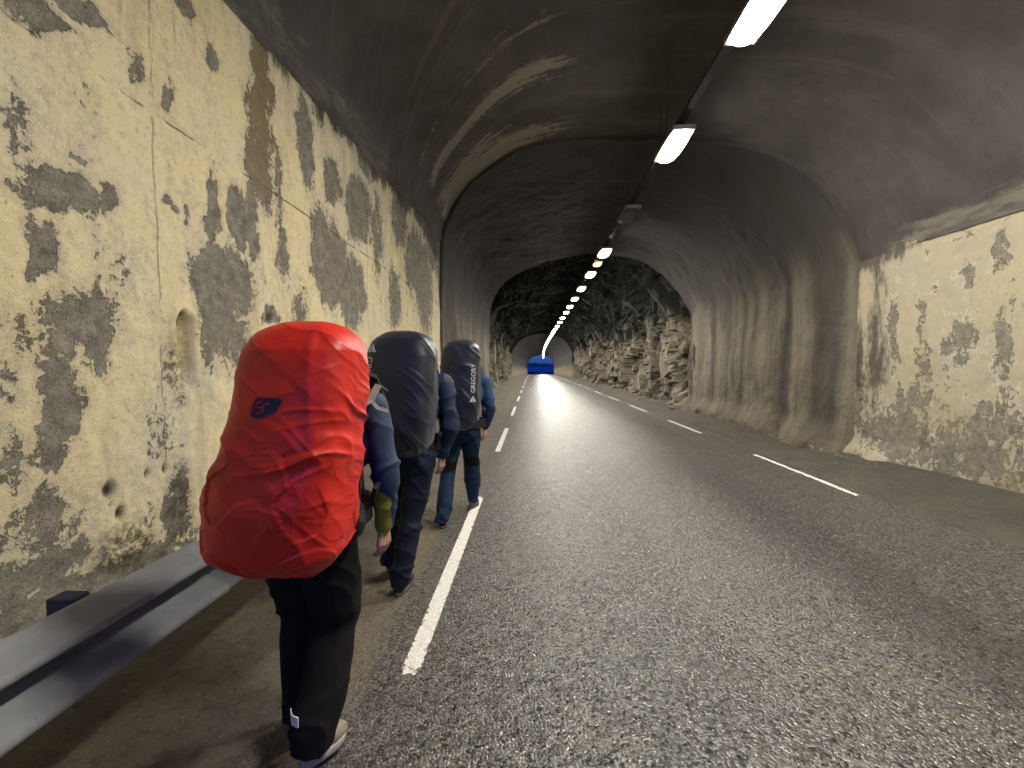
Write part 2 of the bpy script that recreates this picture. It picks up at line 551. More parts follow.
XL, XR, ZR = -2.8, 5.65, 3.4
ARC = np.array([(-2.8, 0.0), (-2.74, .27), (-2.55, .57), (-2.1, .88), (-1.0, 1.14), (.5, 1.27), (2, 1.22), (3, 1.04), (3.94, .72), (4.7, .18), (5.3, -.65), (5.57, -1.2), (5.65, -1.5)])
def _spline(pts, n=400):
    P = np.vstack([2 * pts[0] - pts[1], pts, 2 * pts[-1] - pts[-2]])
    out = []
    for i in range(1, len(P) - 2):
        for t in np.linspace(0, 1, 30, endpoint=False):
            a, b, c, d = P[i - 1], P[i], P[i + 1], P[i + 2]
            out.append(.5 * (2 * b + (c - a) * t + (2 * a - 5 * b + 4 * c - d) * t * t + (3 * b - a - 3 * c + d) * t ** 3))
    out.append(P[-2])
    out = np.array(out)
    L = np.r_[0, np.cumsum(np.linalg.norm(np.diff(out, axis=0), axis=1))]
    s = np.linspace(0, L[-1], n)
    return np.stack([np.interp(s, L, out[:, 0]), np.interp(s, L, out[:, 1])], 1), L[-1]
ARCS, ARCL = _spline(ARC)
HALF = ARC[ARC[:, 0] > 1.9]
ARC2 = np.vstack([np.stack([2 * 1.425 - HALF[::-1, 0], HALF[::-1, 1]], 1), [(1.425, 1.27)], HALF])
ARCS2, _ = _spline(ARC2)
def zl(y):
    return np.clip(4.9 + .065 * (np.asarray(y, float) - 3.8), 4.75, 5.35)
def base(a, y):
    """a: 0-1 left wall up, 1-2 arch, 2-3 right wall down"""
    a = np.asarray(a, float); y = np.asarray(y, float)
    z0 = zl(y)
    k = np.linspace(0, 1, len(ARCS))
    t = np.clip(a - 1, 0, 1)
    ax, az = np.interp(t, k, ARCS[:, 0]), np.interp(t, k, ARCS[:, 1])
    w = 1 - smooth(0, .45, t)
    az = 4.9 + az + w * (z0 - 4.9)
    far = smooth(18, 50, y)
    ax = ax + far * (np.interp(t, k, ARCS2[:, 0]) - ax); az = az + far * (4.9 + np.interp(t, k, ARCS2[:, 1]) - az)
    z0 = z0 + far * (3.4 - z0)
    x = np.where(a < 1, XL, np.where(a > 2, XR, ax))
    z = np.where(a < 1, z0 * a, np.where(a > 2, ZR * (3 - a), az))
    dx, dz = drift(y)
    return np.stack([x + dx, y, z + dz], -1)
def normals(P):
    du = np.gradient(P, axis=0); dv = np.gradient(P, axis=1)
    n = np.cross(du, dv)
    n /= np.linalg.norm(n, axis=-1, keepdims=True) + 1e-9
    c = np.stack([1.5 - P[..., 0], 0 * P[..., 0], 2.5 - P[..., 2]], -1)
    s = np.sign((n * c).sum(-1, keepdims=True))
    return n * s                                       # towards the inside
def arclen(a, y):
    a = np.asarray(a, float)
    return np.where(a < 1, a * 4.9, np.where(a < 2, 4.9 + (a - 1) * ARCL, 4.9 + ARCL + (a - 2) * ZR))
_ysX = np.array([-2.8, -2.5, -2.1, -1, -.37, .9, 2.2, 4, 5.65]); _ysY = np.array([13.2, 12.7, 11.6, 9.95, 9.1, 8.7, 8.6, 8.1, 7.6])
_yeX = np.array([-2.8, -2.2, -1.56, .78, 2.2, 4.3, 5.4, 5.65]); _yeY = np.array([28, 25.5, 23, 18.2, 17, 16, 15.3, 15.0])
def _soft(tx, ty):
    g = np.linspace(-2.8, 5.65, 400); v = np.interp(g, tx, ty); pad = np.r_[np.full(60, v[0]), v, np.full(60, v[-1])]
    k = np.exp(-(np.arange(-55, 56) / 26.) ** 2); k /= k.sum()
    return g, np.convolve(pad, k, 'same')[60:-60]
_ysX, _ysY = _soft(_ysX, _ysY)
_yeX, _yeY = _soft(_yeX, _yeY)
def xof(a):
    return base(a, 0 * np.asarray(a, float))[..., 0]
def y_s(a): return np.interp(xof(a), _ysX, _ysY)
def y_e(a): return np.interp(xof(a), _yeX, _yeY)

LP = [(2.3,3.61,0.21,0.1,1),(2.54,3.82,0.24,0.07,1),(3.39,4.51,0.13,0.07,1),(3.67,4.29,0.07,0.11,1),(2.88,3.71,0.08,0.14,0.8),(3.18,3.7,0.06,0.15,0.8),(2.19,2.9,0.06,0.22,0.75),(2.39,2.6,0.2,0.13,1),(2.67,2.68,0.07,0.1,1),(2.28,2.31,0.1,0.16,1),(2.52,1.86,0.23,0.25,0.9),(2.61,1.83,0.09,0.26,1),(2.36,1.4,0.16,0.27,1),(2.3,1.17,0.1,0.2,0.9),(4.39,4.68,0.17,0.42,1),(4.32,4.18,0.23,0.41,1),(4.26,3.66,0.23,0.51,1),(4.15,3.11,0.11,0.4,1),(5.19,4.39,0.19,0.62,1),(3.63,2.99,0.11,0.28,1),(3.95,3.02,0.1,0.27,1),(3.71,2.33,0.4,0.34,1),(3.53,1.95,0.23,0.35,0.9),(3.82,1.84,0.21,0.28,0.8),(5.46,5.29,0.31,0.41,1),(6.17,5.33,0.53,0.38,1),(7.13,5.25,0.44,0.4,1),(5.88,4.14,0.27,0.31,1),(6.84,4.11,0.49,0.49,1),(5.93,2.97,0.56,0.57,1),(6.49,2.78,0.52,0.56,1),(5.51,3.13,0.21,0.66,0.9),(10.08,4.1,0.7,0.72,0.9),(11.02,3.73,0.84,1.05,0.9),(11.85,5.14,0.6,0.84,0.9),(8.96,4.81,0.48,0.64,0.9),(7.64,3.9,0.25,0.73,0.7),(8.56,2.95,0.38,0.61,0.7),(4.98,2.04,0.22,0.48,0.7),(4.4,2.11,0.14,0.1,1),(3.18,0.53,0.11,0.28,1),(2.19,0.74,0.21,0.17,0.6),(2.13,1.04,0.11,0.16,0.6),(2.22,0.44,0.24,0.14,0.7),(2.31,0.21,0.26,0.11,0.8),(2.83,0.21,0.46,0.09,0.7),(3.24,1.57,0.19,0.32,0.6),(3.11,1.1,0.18,0.39,0.4),(2.77,2.32,0.18,0.2,0.35),(3.81,2.21,0.82,0.56,0.2),(2.67,1.71,0.05,0.05,0.8),(2.14,1.69,0.13,0.27,0.5),(4.63,3.28,0.11,0.67,0.6),(3.32,2.66,0.05,0.32,0.5),(2.2,2.61,0.05,0.11,0.5),(2.51,2.86,0.06,0.03,0.7),(3.14,2.87,0.04,0.05,1),(3.2,2.8,0.04,0.04,1)]
RP = [(5.38,2.97,0.1,0.22,1),(5.41,3.12,0.07,0.1,1),(5.77,2.78,0.1,0.14,1),(6.21,2.67,0.09,0.1,1),(5.86,1.94,0.2,0.37,0.9),(5.93,1.68,0.13,0.27,0.9),(5.35,1.85,0.14,0.46,0.9),(6.88,2.32,0.07,0.31,0.9),(6.82,1.77,0.09,0.39,0.9),(6.38,2.12,0.08,0.58,0.8),(6.31,1.61,0.12,0.29,0.8),(5.49,1.11,0.1,0.11,1),(5.56,0.89,0.09,0.08,1),(6.37,1.11,0.39,0.26,0.6),(6.68,0.62,0.53,0.34,0.7),(5.77,0.62,0.52,0.24,0.6),(5.26,0.96,0.21,0.36,0.7),(6.77,1.07,0.09,0.46,0.9),(6.5,1.17,0.1,0.27,1),(7.25,0.7,0.31,0.33,0.6),(7.48,1.02,0.22,0.52,0.4),(5.29,0.47,0.43,0.24,0.6),(6.03,0.23,0.57,0.17,0.6),(6.76,0.37,0.21,0.22,1),(5.1,0.74,0.15,0.35,0.6),(5.22,2.37,0.08,0.35,0.5),(5.65,3.31,0.36,0.06,0.6),(6.08,1.34,0.43,0.14,0.6)]
def blob2(y, z, L):
    o = np.zeros_like(y)
    for cy, cz, ry, rz, a in L:
        d = ((y - cy) / (ry * 1.05)) ** 2 + ((z - cz) / (rz * 1.05)) ** 2
        o = np.maximum(o, a * np.exp(-d * d * .7))
    return o

REAR = -9.0
def painted_left():
    ys = np.concatenate([np.linspace(REAR, 1.4, 50, endpoint=False), np.linspace(1.4, 5.2, 190, endpoint=False), np.linspace(5.2, 13.3, 120)])
    a = np.linspace(0, 1.07, 214)
    A, Y = np.meshgrid(a, ys, indexing='ij')
    P = base(np.minimum(A, 1), Y)
    P[..., 2] = zl(Y) * A
    z = P[..., 2]
    q = np.stack([P[..., 1], z, 0 * z], -1)
    wy, wz = .10 * fbm(q * 4, 4, 91), .12 * fbm(q * 4 + 7, 4, 92)
    bias = blob2(Y + wy * (1 + .5 * smooth(4, 8, Y)), z + wz, LP) - .55 * np.exp(-(np.hypot((Y - 3.30) / .2, (z - 1.85) / .33)) ** 4)
    bias += .30 * smooth(1.0, .1, z) * (vnoise(q * (1.5, 4, 1), 5) * .5 + .6)
    bias += .22 * smooth(1.6, 2.6, Y) * 0
    far = smooth(5, 8, Y)
    bias += far * .14
    near = smooth(1.8, .5, Y)
    bias += near * np.clip(vnoise(q * .9, 9), 0, 1) * .9
    brown = blob2(Y, z, [(4.36, 4.4, .3, .6, 1), (4.3, 3.8, .3, .5, .7), (6, 3.5, .2, 1, .3)])
    moss_dark = blob2(Y, z, [(3.18, .45, .12, .30, 1), (2.72, .33, .20, .16, 1), (3.22, 1.62, .07, .3, .8), (2.95, .15, .3, .1, .6)])
    hole = blob2(Y, z, [(2.63, .78, .035, .05, 1), (2.70, .6, .028, .04, 1), (3.05, .82, .02, .03, 1), (2.9, .82, .018, .03, .9), (2.64, .68, .014, .02, .7), (3.24, 2.02, .03, .03, .8), (4.4, 2.12, .05, .05, .8)])
    soot_shade = smooth(-.75, .35, z - zl(Y)) * (.62 + .25 * smooth(4, 9, Y)) + .5 * smooth(9, 13.5, Y) * smooth(2.2, 4.6, z) + .35 * smooth(11.8, 13.3, Y)
    # drainage niche: round-topped groove with a raised lip
    cy, top = 3.26, 2.03
    d = np.where(z > top - .09, np.hypot(Y - cy, z - (top - .09)), np.abs(Y - cy))
    fade = smooth(1.35, 1.65, z)
    groove = smooth(.075, .045, d) * fade
    lip = np.exp(-((d - .115) / .022) ** 2) * fade * (1 - .7 * smooth(cy, cy - .1, Y) * smooth(2.0, 1.8, z))
    relief = .014 * fbm(q * 3.2, 4, 3) + .010 * fbm(q * 14, 3, 8) + .02 * fbm(q * .6, 2, 4)
    relief = relief - .085 * groove + .03 * lip - .03 * hole - .012 * np.clip(bias, 0, 1)
    relief = relief - .006 * np.exp(-((z - 3.47) / .02) ** 2)
    moss_dark = np.maximum(moss_dark, .75 * groove * (vnoise(q * 20, 2) * .4 + .6))  # inside of the niche gets the same dark tint
    P[..., 0] += relief
    o = grid('painted_wall', P, [M['paint_left']], True, None, dict(bias=bias, brown=brown * .9, moss_dark=np.clip(moss_dark, 0, 1), hole=np.clip(hole, 0, 1), soot_shade=soot_shade))
    tag(o, 'tall cream painted concrete wall peeling to grey, on the hikers\' side with the guardrail', 'wall')
painted_left()

def painted_right():
    ys = np.concatenate([np.linspace(REAR, 3.6, 40, endpoint=False), np.linspace(3.6, 7.9, 170)])
    a = np.linspace(1.96, 3, 125)
    A, Y = np.meshgrid(a, ys, indexing='ij')
    P = base(np.maximum(A, 2), Y)
    P[..., 2] = ZR * (3 - A)
    z = P[..., 2]
    q = np.stack([P[..., 1], z, 0 * z + 40], -1)
    bias = .72 * blob2(Y + .14 * fbm(q * 6, 4, 91), z + .16 * fbm(q * 6 + 7, 4, 92), RP) + .22 * smooth(1.5, .4, z)
    soot_shade = .66 * smooth(5.6, 7.9, Y) * smooth(.1, 1.4, z) + .25 * smooth(3.15, 3.4, z)
    moss_dark = .5 * smooth(.25, .02, z) * (vnoise(q * 5, 3) * .5 + .5)
    relief = .012 * fbm(q * 3, 4, 13) + .012 * fbm(q * 12, 3, 18) + .02 * fbm(q * .7, 2, 14) - .012 * np.clip(bias, 0, 1)
    relief += .22 * smooth(.42, .0, z) * smooth(5.6, 7.6, Y) * (1 + .5 * fbm(q * 3, 3, 2))
    relief -= .02 * np.exp(-((z - 3.38) / .025) ** 2)
    P[..., 0] -= relief
    o = grid('painted_wall', P, [M['paint_right']], True, None, dict(bias=bias, brown=0 * z, moss_dark=np.clip(moss_dark, 0, 1), hole=0 * z, soot_shade=soot_shade))
    tag(o, 'low dull cream painted wall with grey speckled patches across the road', 'wall')
painted_right()

def vault():
    a = np.linspace(1, 2, 180)
    v = np.linspace(0, 1, 150)
    A, V = np.meshgrid(a, v, indexing='ij')
    Y = REAR + (y_s(A) - REAR) * V
    P = base(A, Y)
    ring = Y - y_s(A)
    arc = arclen(A, Y)
    n = normals(P)
    q = np.stack([ring, arc * .35, 0 * ring], -1)
    d = .03 * fbm(P * .9, 4, 21) + .018 * fbm(q * 2.4, 3, 22)
    # step where the arch sits behind the left wall top
    d += .05 * smooth(1.0, 1.012, A) * smooth(1.035, 1.012, A)
    P = P + n * d[..., None]
    x = xof(A)
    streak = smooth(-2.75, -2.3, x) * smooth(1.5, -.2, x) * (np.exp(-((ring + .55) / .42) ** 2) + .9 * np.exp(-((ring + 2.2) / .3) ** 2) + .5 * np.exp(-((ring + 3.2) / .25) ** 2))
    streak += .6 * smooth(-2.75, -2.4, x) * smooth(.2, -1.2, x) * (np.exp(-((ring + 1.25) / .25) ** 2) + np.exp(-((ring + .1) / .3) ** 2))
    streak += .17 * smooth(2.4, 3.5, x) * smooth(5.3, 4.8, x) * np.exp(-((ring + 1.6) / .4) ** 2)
    band = smooth(1.93, 1.99, A) * smooth(8, 6.2, Y) * .75 + .55 * smooth(1.09, 1.02, A) * smooth(11, 7, Y)
    o = grid('concrete_vault', P, [M['vault']], True, None, dict(ring=ring, arc=arc, streak=np.clip(streak, 0, 1), band=band))
    tag(o, 'dark sooty concrete vault with pale scraped arcs over the nearest lamps', 'vault')
vault()

def lining():
    a = np.concatenate([np.linspace(0, 1, 70, endpoint=False), np.linspace(1, 2, 150, endpoint=False), np.linspace(2, 3, 90)])
    v = np.concatenate([[0], np.linspace(0, 1, 200)])
    A, V = np.meshgrid(a, v, indexing='ij')
    Y = (y_s(A) - .05) + (y_e(A) - y_s(A) + .05) * V
    P = base(A, Y)
    n = normals(P)
    arc = arclen(A, Y)
    wob = .05 * fbm(np.stack([arc * .5, 0 * arc, V * 3], -1), 3, 31)
    r = V + wob
    k = 4.0
    ph = np.abs(np.sin(math.pi * (k * np.clip(r, 0, 2) + .02)))
    rib = ph ** .6
    groove = np.clip(1 - ph * 2.4, 0, 1) * smooth(.02, .08, V)
    hgt = P[..., 2]
    q = np.stack([P[..., 1], arc, 0 * arc], -1)
    arch_ = smooth(.9, 1.25, A) * smooth(2.0, 1.75, A)
    d = .05 + .085 * rib * (1 - .65 * arch_) * (.7 + .6 * vnoise(q * (.5, .35, 1), 36)) + .10 * fbm(q * .9, 4, 33) + .04 * fbm(q * 3, 4, 34, .6)
    d = np.maximum(d, .03)
    mound = smooth(.65, .08, hgt) * (.20 + .16 * fbm(q * 1.6, 4, 35))
    d = d + np.where(A > 1.5, mound, .5 * mound)
    d[:, 0] = -.35
    n[:, 0] = n[:, 2]; n[:, 1] = n[:, 2]
    P = P + n * d[..., None]
    P[..., 2] = np.maximum(P[..., 2], -.05)
    groove = groove * (1 - .5 * arch_)
    g2 = np.maximum(groove, smooth(.15, .10, r) * smooth(.01, .05, r) * .8)  # dark band painted at the start in place of a modelled recess
    o = grid('ribbed_lining', P, [M['lining']], True, None, dict(ring=Y - y_s(A), arc=arc, hgt=hgt, groove=np.clip(g2, 0, 1)))
    tag(o, 'streaked grey brown ribbed concrete lining between the painted walls and the bare rock', 'tunnel lining')
lining()

def rock():
    def strip(a0, a1, na, ny, name, label):
        a = np.linspace(a0, a1, na)
        v = np.linspace(0, 1, ny) ** 1.5
        A, V = np.meshgrid(a, v, indexing='ij')
        y0 = y_e(A) - .5
        Y = y0 + (58.6 - y0) * V
        P = base(A, Y)
        n = normals(P)
        S = P * (1, .8, 1)
        S = P * (1, 1, .8) + .12 * fbm(P * 1.1, 3, 77)[..., None]
        d = .40 * facets(S * .8, 3) + .26 * facets(S * 1.7, 13) + .10 * facets(P * 3.6, 23)
        hole_ = smooth(.30, .55, vnoise(P * (.9, .9, .7), 87))
        d = d - .35 * hole_
        d += .16 * fbm(P * .35, 3, 41)
        side = np.where(A > 2, 1, np.where(A < 1, 1, .8))
        d = np.clip(d, -.75, .42) * side - .32
        foot = smooth(.5, .05, P[..., 2] - drift(Y)[1]) * np.where((A < 1) | (A > 2), 1, 0)
        d = d + foot * (.22 + .2 * fbm(P * 1.8, 3, 45))
        # plastered panels hanging down between the boulders
        P = P + n * d[..., None]
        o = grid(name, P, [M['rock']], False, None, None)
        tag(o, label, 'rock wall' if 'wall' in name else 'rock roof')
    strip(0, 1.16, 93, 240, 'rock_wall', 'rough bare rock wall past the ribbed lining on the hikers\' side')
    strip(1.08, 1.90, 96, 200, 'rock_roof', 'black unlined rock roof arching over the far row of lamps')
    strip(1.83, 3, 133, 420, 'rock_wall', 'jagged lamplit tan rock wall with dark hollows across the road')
rock()

def portal():
    a = np.concatenate([np.linspace(0, 1, 24, endpoint=False), np.linspace(1, 2, 60, endpoint=False), np.linspace(2, 3, 24)])
    ys = np.concatenate([[57.6, 57.61], np.linspace(57.7, 131, 120)])
    A, Y = np.meshgrid(a, ys, indexing='ij')
    P = base(A, Y)
    n = normals(P)
    arc = arclen(A, Y)
    d = .10 + .07 * np.abs(np.sin(Y * 1.1)) + .05 * fbm(P * .8, 3, 51)
    d[:, 0] = -1.6
    P = P + n * d[..., None]
    hgt = P[..., 2] - drift(Y)[1] + .4
    o = grid('portal_lining', P, [M['portal']], True, None, dict(ring=Y, arc=arc, hgt=hgt, groove=.5 * smooth(.3, .0, np.abs(np.sin(Y * 1.1)))))
    tag(o, 'far pale concrete lining framing the blue exit of the tunnel', 'tunnel lining')
    # mouth: a concrete collar standing on the open hillside
    V, F = [], []
    idx = np.linspace(0, len(a) - 1, 60).astype(int)
    for i in idx:
        p = base(a[i], 131.0); nn = n[i, -1]
        for dd, yy in ((.12, 130.9), (-.7, 130.9), (-.7, 131.9), (.12, 131.9)):
            q = p + nn * dd
            V.append((q[0], yy, q[2]))
    for i in range(len(idx) - 1):
        for k in range(4):
            F.append((i * 4 + k, i * 4 + (k + 1) % 4, i * 4 + 4 + (k + 1) % 4, i * 4 + 4 + k))
    mo = mesh_np('portal_collar', V, F, [M['portal']], False, o, dict(ring=[0] * len(V), arc=[0] * len(V), hgt=[1] * len(V), groove=[0] * len(V)))
portal()

def mountain_leak_shell():  # unseen shell for the massif, added to keep sky light from leaking in
    a = np.linspace(0, 3, 70)
    ys = np.concatenate([[REAR, REAR + .02], np.linspace(REAR + 2, 129, 60), [131.7, 131.72]])
    A, Y = np.meshgrid(a, ys, indexing='ij')
    P = base(A, Y)
    n = normals(P)
    d = -3.2 + .9 * fbm(P * .2, 3, 81)
    d[:, 0] = -.12; d[:, -1] = -.65
    P = P + n * d[..., None]
    o = grid('mountain_leak_shell', P, [M['rock']], False)
    tag(o, kind='structure')
mountain_leak_shell()

# ------------------------------------------------------------------ ground, road, shoulders
def axis(y):
    return drift(y)
YS = np.concatenate([np.linspace(-8, 8, 140, endpoint=False), np.linspace(8, 40, 110, endpoint=False), np.linspace(40, 140, 80), np.linspace(145, 400, 20)])
def ribbon(x0, x1, nx, zfun, name, mat, ys=YS):
    X, Y = np.meshgrid(np.linspace(x0, x1, nx), ys, indexing='ij')
    dx, dz = axis(Y)
    P = np.stack([X + dx, Y, dz + zfun(X, Y)], -1)
    return grid(name, P, [M[mat]])
road = ribbon(-1.25, 4.2, 26, lambda X, Y: .0 + .012 * np.cos((X - 1.65) / 2.55 * 1.5), 'road', 'asphalt')
tag(road, kind='structure')
def zleft(X, Y):
    q = np.stack([X, Y, 0 * X], -1)
    z = .004 + .010 * fbm(q * 3, 4, 61) + .006 * fbm(q * 12, 3, 62)
    z = z + .10 * smooth(-2.0, -2.8, X) + .02 * smooth(-1.2, -1.9, X)
    return np.where(X > -1.16, -.03, z)
sh1 = ribbon(-3.4, -1.05, 60, zleft, 'dirt_path', 'dirt')
tag(sh1, kind='structure')
def zright(X, Y):
    q = np.stack([X, Y, 5 + 0 * X], -1)
    z = .012 + .008 * fbm(q * 2.0, 4, 63) + .003 * fbm(q * 12, 3, 64) + .12 * smooth(5.1, 5.75, X)
    return np.where(X < 4.25, -.045, z)
sh2 = ribbon(4.14, 6.6, 50, zright, 'gravel_verge', 'gravel_dirt')
tag(sh2, kind='structure')

def ground():
    xs = np.concatenate([-np.geomspace(4000, 8, 26), np.linspace(-7, 12, 12), np.geomspace(13, 4000, 26)])
    ys = np.concatenate([[-4000, -800, -200, -60], np.linspace(-20, 131, 40), np.geomspace(140, 420, 12), np.geomspace(500, 9000, 20)])
    X, Y = np.meshgrid(xs, ys, indexing='ij')
    dx, dz = axis(np.clip(Y, -100, 131))
    q = np.stack([X * .01, Y * .01, 0 * X], -1)
    out = smooth(140, 300, Y)
    z = dz - .16 - out * 6
    P = np.stack([X, Y, z], -1)
    o = grid('ground', P, [M['dirt']])
    tag(o, kind='structure')
ground()

for x, y0, per, ln, w, k0, k1 in ((-.63, 2.1, 5.67, 2.93, .10, -1, 22), (4.02, 5.3, 4.76, 2.45, .09, -1, 27)):
    for k in range(k0, k1):
        ya = y0 + per * k
        if ya < -6: continue
        nyy, nxx = 40, 5
        X, Y = np.meshgrid(np.linspace(x - w / 2, x + w / 2, nxx), np.linspace(ya - .25, ya + ln + .03, nyy), indexing='ij')
        dx, dz = axis(Y)
        P = np.stack([X + dx, Y, dz + .004 + .012 * np.cos((X - 1.65) / 2.55 * 1.5)], -1)
        t = Y - ya
        worn = smooth(.12, -.22, t) * .9 + smooth(ln - .02, ln + .03, t) * .5 + .22 * smooth(w * .36, w * .5, np.abs(X - x))
        worn = worn + (.12 if x > 0 else 0)
        grid('edge_line', P, [M['line']], True, road, dict(worn=worn))

# loose stones: too many to count
def stones():
    V, F = [], []
    ico = bmesh.new(); bmesh.ops.create_icosphere(ico, subdivisions=1, radius=1)
    iv = np.array([v.co[:] for v in ico.verts]); jf = [[v.index for v in f.verts] for f in ico.faces]; ico.free()
    mi = []
    def put(x, y, z, r, m):
        b = len(V)
        s = rng.uniform(.6, 1.2, 3) * r; s[2] *= .7
        j = iv * (1 + rng.uniform(-.25, .25, (len(iv), 1)))
        c, t = math.cos(r * 9e3), math.sin(r * 9e3)
        w = j * s
        w = np.stack([w[:, 0] * c - w[:, 1] * t, w[:, 0] * t + w[:, 1] * c, w[:, 2]], 1) + (x, y, z)
        V.extend(w.tolist()); F.extend([[i + b for i in f] for f in jf]); mi.extend([m] * len(jf))
    for _ in range(1800):
        x = -.95 - abs(rng.normal(0, .9)); y = 1.0 + rng.exponential(4)
        if x < -2.7: continue
        put(x, y, -.005 + .1 * float(smooth(-2.0, -2.8, x)) , rng.choice([.004, .006, .009, .016], p=[.35, .35, .22, .08]), int(rng.random() < .10))
    for _ in range(260):
        x = 4.3 + rng.random() * 1.3; y = 2.5 + rng.exponential(7)
        put(x, y, .02 + .12 * float(smooth(5.1, 5.75, x)), rng.choice([.005, .009, .014, .03], p=[.45, .4, .13, .02]), 0)
    for _ in range(260):                                # rubble along the foot of the walls
        y = 6.5 + rng.exponential(9); x = 5.42 - abs(rng.normal(0, .08)) if y < 15 else 5.3 + rng.normal(0, .2)
        put(x, y, .05, rng.choice([.015, .03, .05, .12], p=[.5, .35, .13, .02]), 0)
    o = mesh_np('loose_gravel', V, F, [M['stone'], M['pale_stone']], False)
    o.data.polygons.foreach_set('material_index', mi)
    tag(o, 'loose gravel and chips of stone along both verges', 'gravel', kind='stuff')
stones()

# ------------------------------------------------------------------ lamps
def lamp_meshes():
    h = MB()
    h.box((0, 0, .045), (.34, 1.02, .07))
    h.box((0, 0, .09), (.16, .6, .03))
    ho = h.build('housing', M['lamp_housing'], None, None, False, .008)
    d = MB(); n = 40
    V, F = [], []
    for zz, g in ((.012, .97), (-.004, 1.0), (-.022, .93), (-.036, .70), (-.042, .3)):
        for k in range(n):
            a = 2 * math.pi * k / n
            V.append((.165 * g * math.copysign(abs(math.cos(a)) ** .75, math.cos(a)), (.49 - .16 * (1 - g)) * math.copysign(abs(math.sin(a)) ** .75, math.sin(a)), zz))  # outline rounded so the shape suggests the oval bloom of a bright lamp
    for l in range(4):
        for k in range(n): F.append((l * n + k, l * n + (k + 1) % n, (l + 1) * n + (k + 1) % n, (l + 1) * n + k))
    F += [tuple(range(n)), tuple(range(4 * n, 5 * n))]
    d.add(V, F)
    do = d.build('diffuser', M['lit'], None, None, True)
    bs = []
    for s in (-.35, .35):
        hg = MB(); hg.box((0, s, .14), (.03, .04, .10)); bs.append(hg.build('bracket', M['tray']))
    return ho, do, bs[0], bs[1]
HO, DO, BO, BO2 = lamp_meshes()
unlit_me = DO.data.copy(); unlit_me.materials.clear(); unlit_me.materials.append(M['unlit'])
yel_me = DO.data.copy(); yel_me.materials.clear(); yel_me.materials.append(M['lit_yellow'])
first = True
LX, LZ = 2.26, 5.1
spec = [(1.35, 'b'), (4.36, 'n'), (7.0, 'n'), (10.1, 'u'), (13.35, 'n'), (14.75, 'y'), (16.45, 'n'), (19.4, 'n'), (22.3, 'n'), (25.2, 'n'), (27.9, 'n'), (31, 'n'), (34, 'n')]
spec += [(37.2 + 3.05 * k, 'f') for k in range(31)]
vis = {4.36: 'dazzling lit ceiling lamp nearest the camera, cut by the top edge of the photo',
       7.0: 'dazzling oval ceiling lamp, second from the top of the photo',
       10.1: 'unlit ceiling lamp in the dark gap of the lamp row',
       13.35: 'lit ceiling lamp, first of the small lamps after the dark gap',
       14.75: 'small yellowish ceiling lamp squeezed between two white ones',
       16.45: 'white ceiling lamp just past the yellowish one',
       19.4: 'white ceiling lamp, second past the yellowish one',
       22.3: 'white ceiling lamp, third past the yellowish one',
       25.2: 'white ceiling lamp, fourth past the yellowish one',
       27.9: 'white ceiling lamp, fifth past the yellowish one',
       31: 'small white ceiling lamp, sixth past the yellowish one',
       34: 'small white ceiling lamp, seventh past the yellowish one'}
for y, kind in spec:
    dx, dz = axis(y)
    e = empty('tunnel_lamp', (LX + float(dx), y, LZ + float(dz)))
    for src in (HO, DO, BO, BO2):
        o = src if first else src.copy()
        if not first: COL.objects.link(o)
        o.parent = e
        if src is DO and kind == 'u': o.data = unlit_me
        if src is DO and kind == 'y': o.data = yel_me
    first = False
    if kind == 'y': e.scale = (.8, .55, .8)
    lab = vis.get(y) or ('lit ceiling lamp of the row behind the photographer' if kind == 'b' else 'tiny far ceiling lamp merging into the bright line above the exit')
    tag(e, lab, 'lamp', 'lamps in the row along the tunnel ceiling' if kind in 'nuy' else ('lamps behind the photographer' if kind == 'b' else 'far lamps merging into a line'))
# first element of the list was built from the source meshes, the unlit copies came after it
tr = MB()
ysq = np.linspace(REAR, 130, 70)
rows = []
for y in ysq:
    dx, dz = axis(y)
    for a, b in ((-.055, .04), (-.055, 0), (.055, 0), (.055, .04)):
        rows.append((LX + float(dx) + a, y, LZ + float(dz) + .19 + b))
FF = []
for i in range(len(ysq) - 1):
    for k in range(3):
        FF.append((i * 4 + k, i * 4 + k + 1, i * 4 + 5 + k, i * 4 + 4 + k))
tray_o = mesh_np('cable_tray', rows, FF, [M['tray']], False)
md = tray_o.modifiers.new('thickness', 'SOLIDIFY'); md.thickness = .003
tag(tray_o, 'thin grey cable tray hung under the vault above the lamp row', 'cable tray')
for y in np.arange(-4.5, 56, 3.0):
    dx, dz = axis(y)
    top = 6.35
    for s in (-.05, .05):
        hr = MB(); hr.tube([(LX + float(dx) + s, y, LZ + .19), (LX + float(dx) + s, y, top)], .005, 6); hr.build('hanger_rod', M['tray'], tray_o)

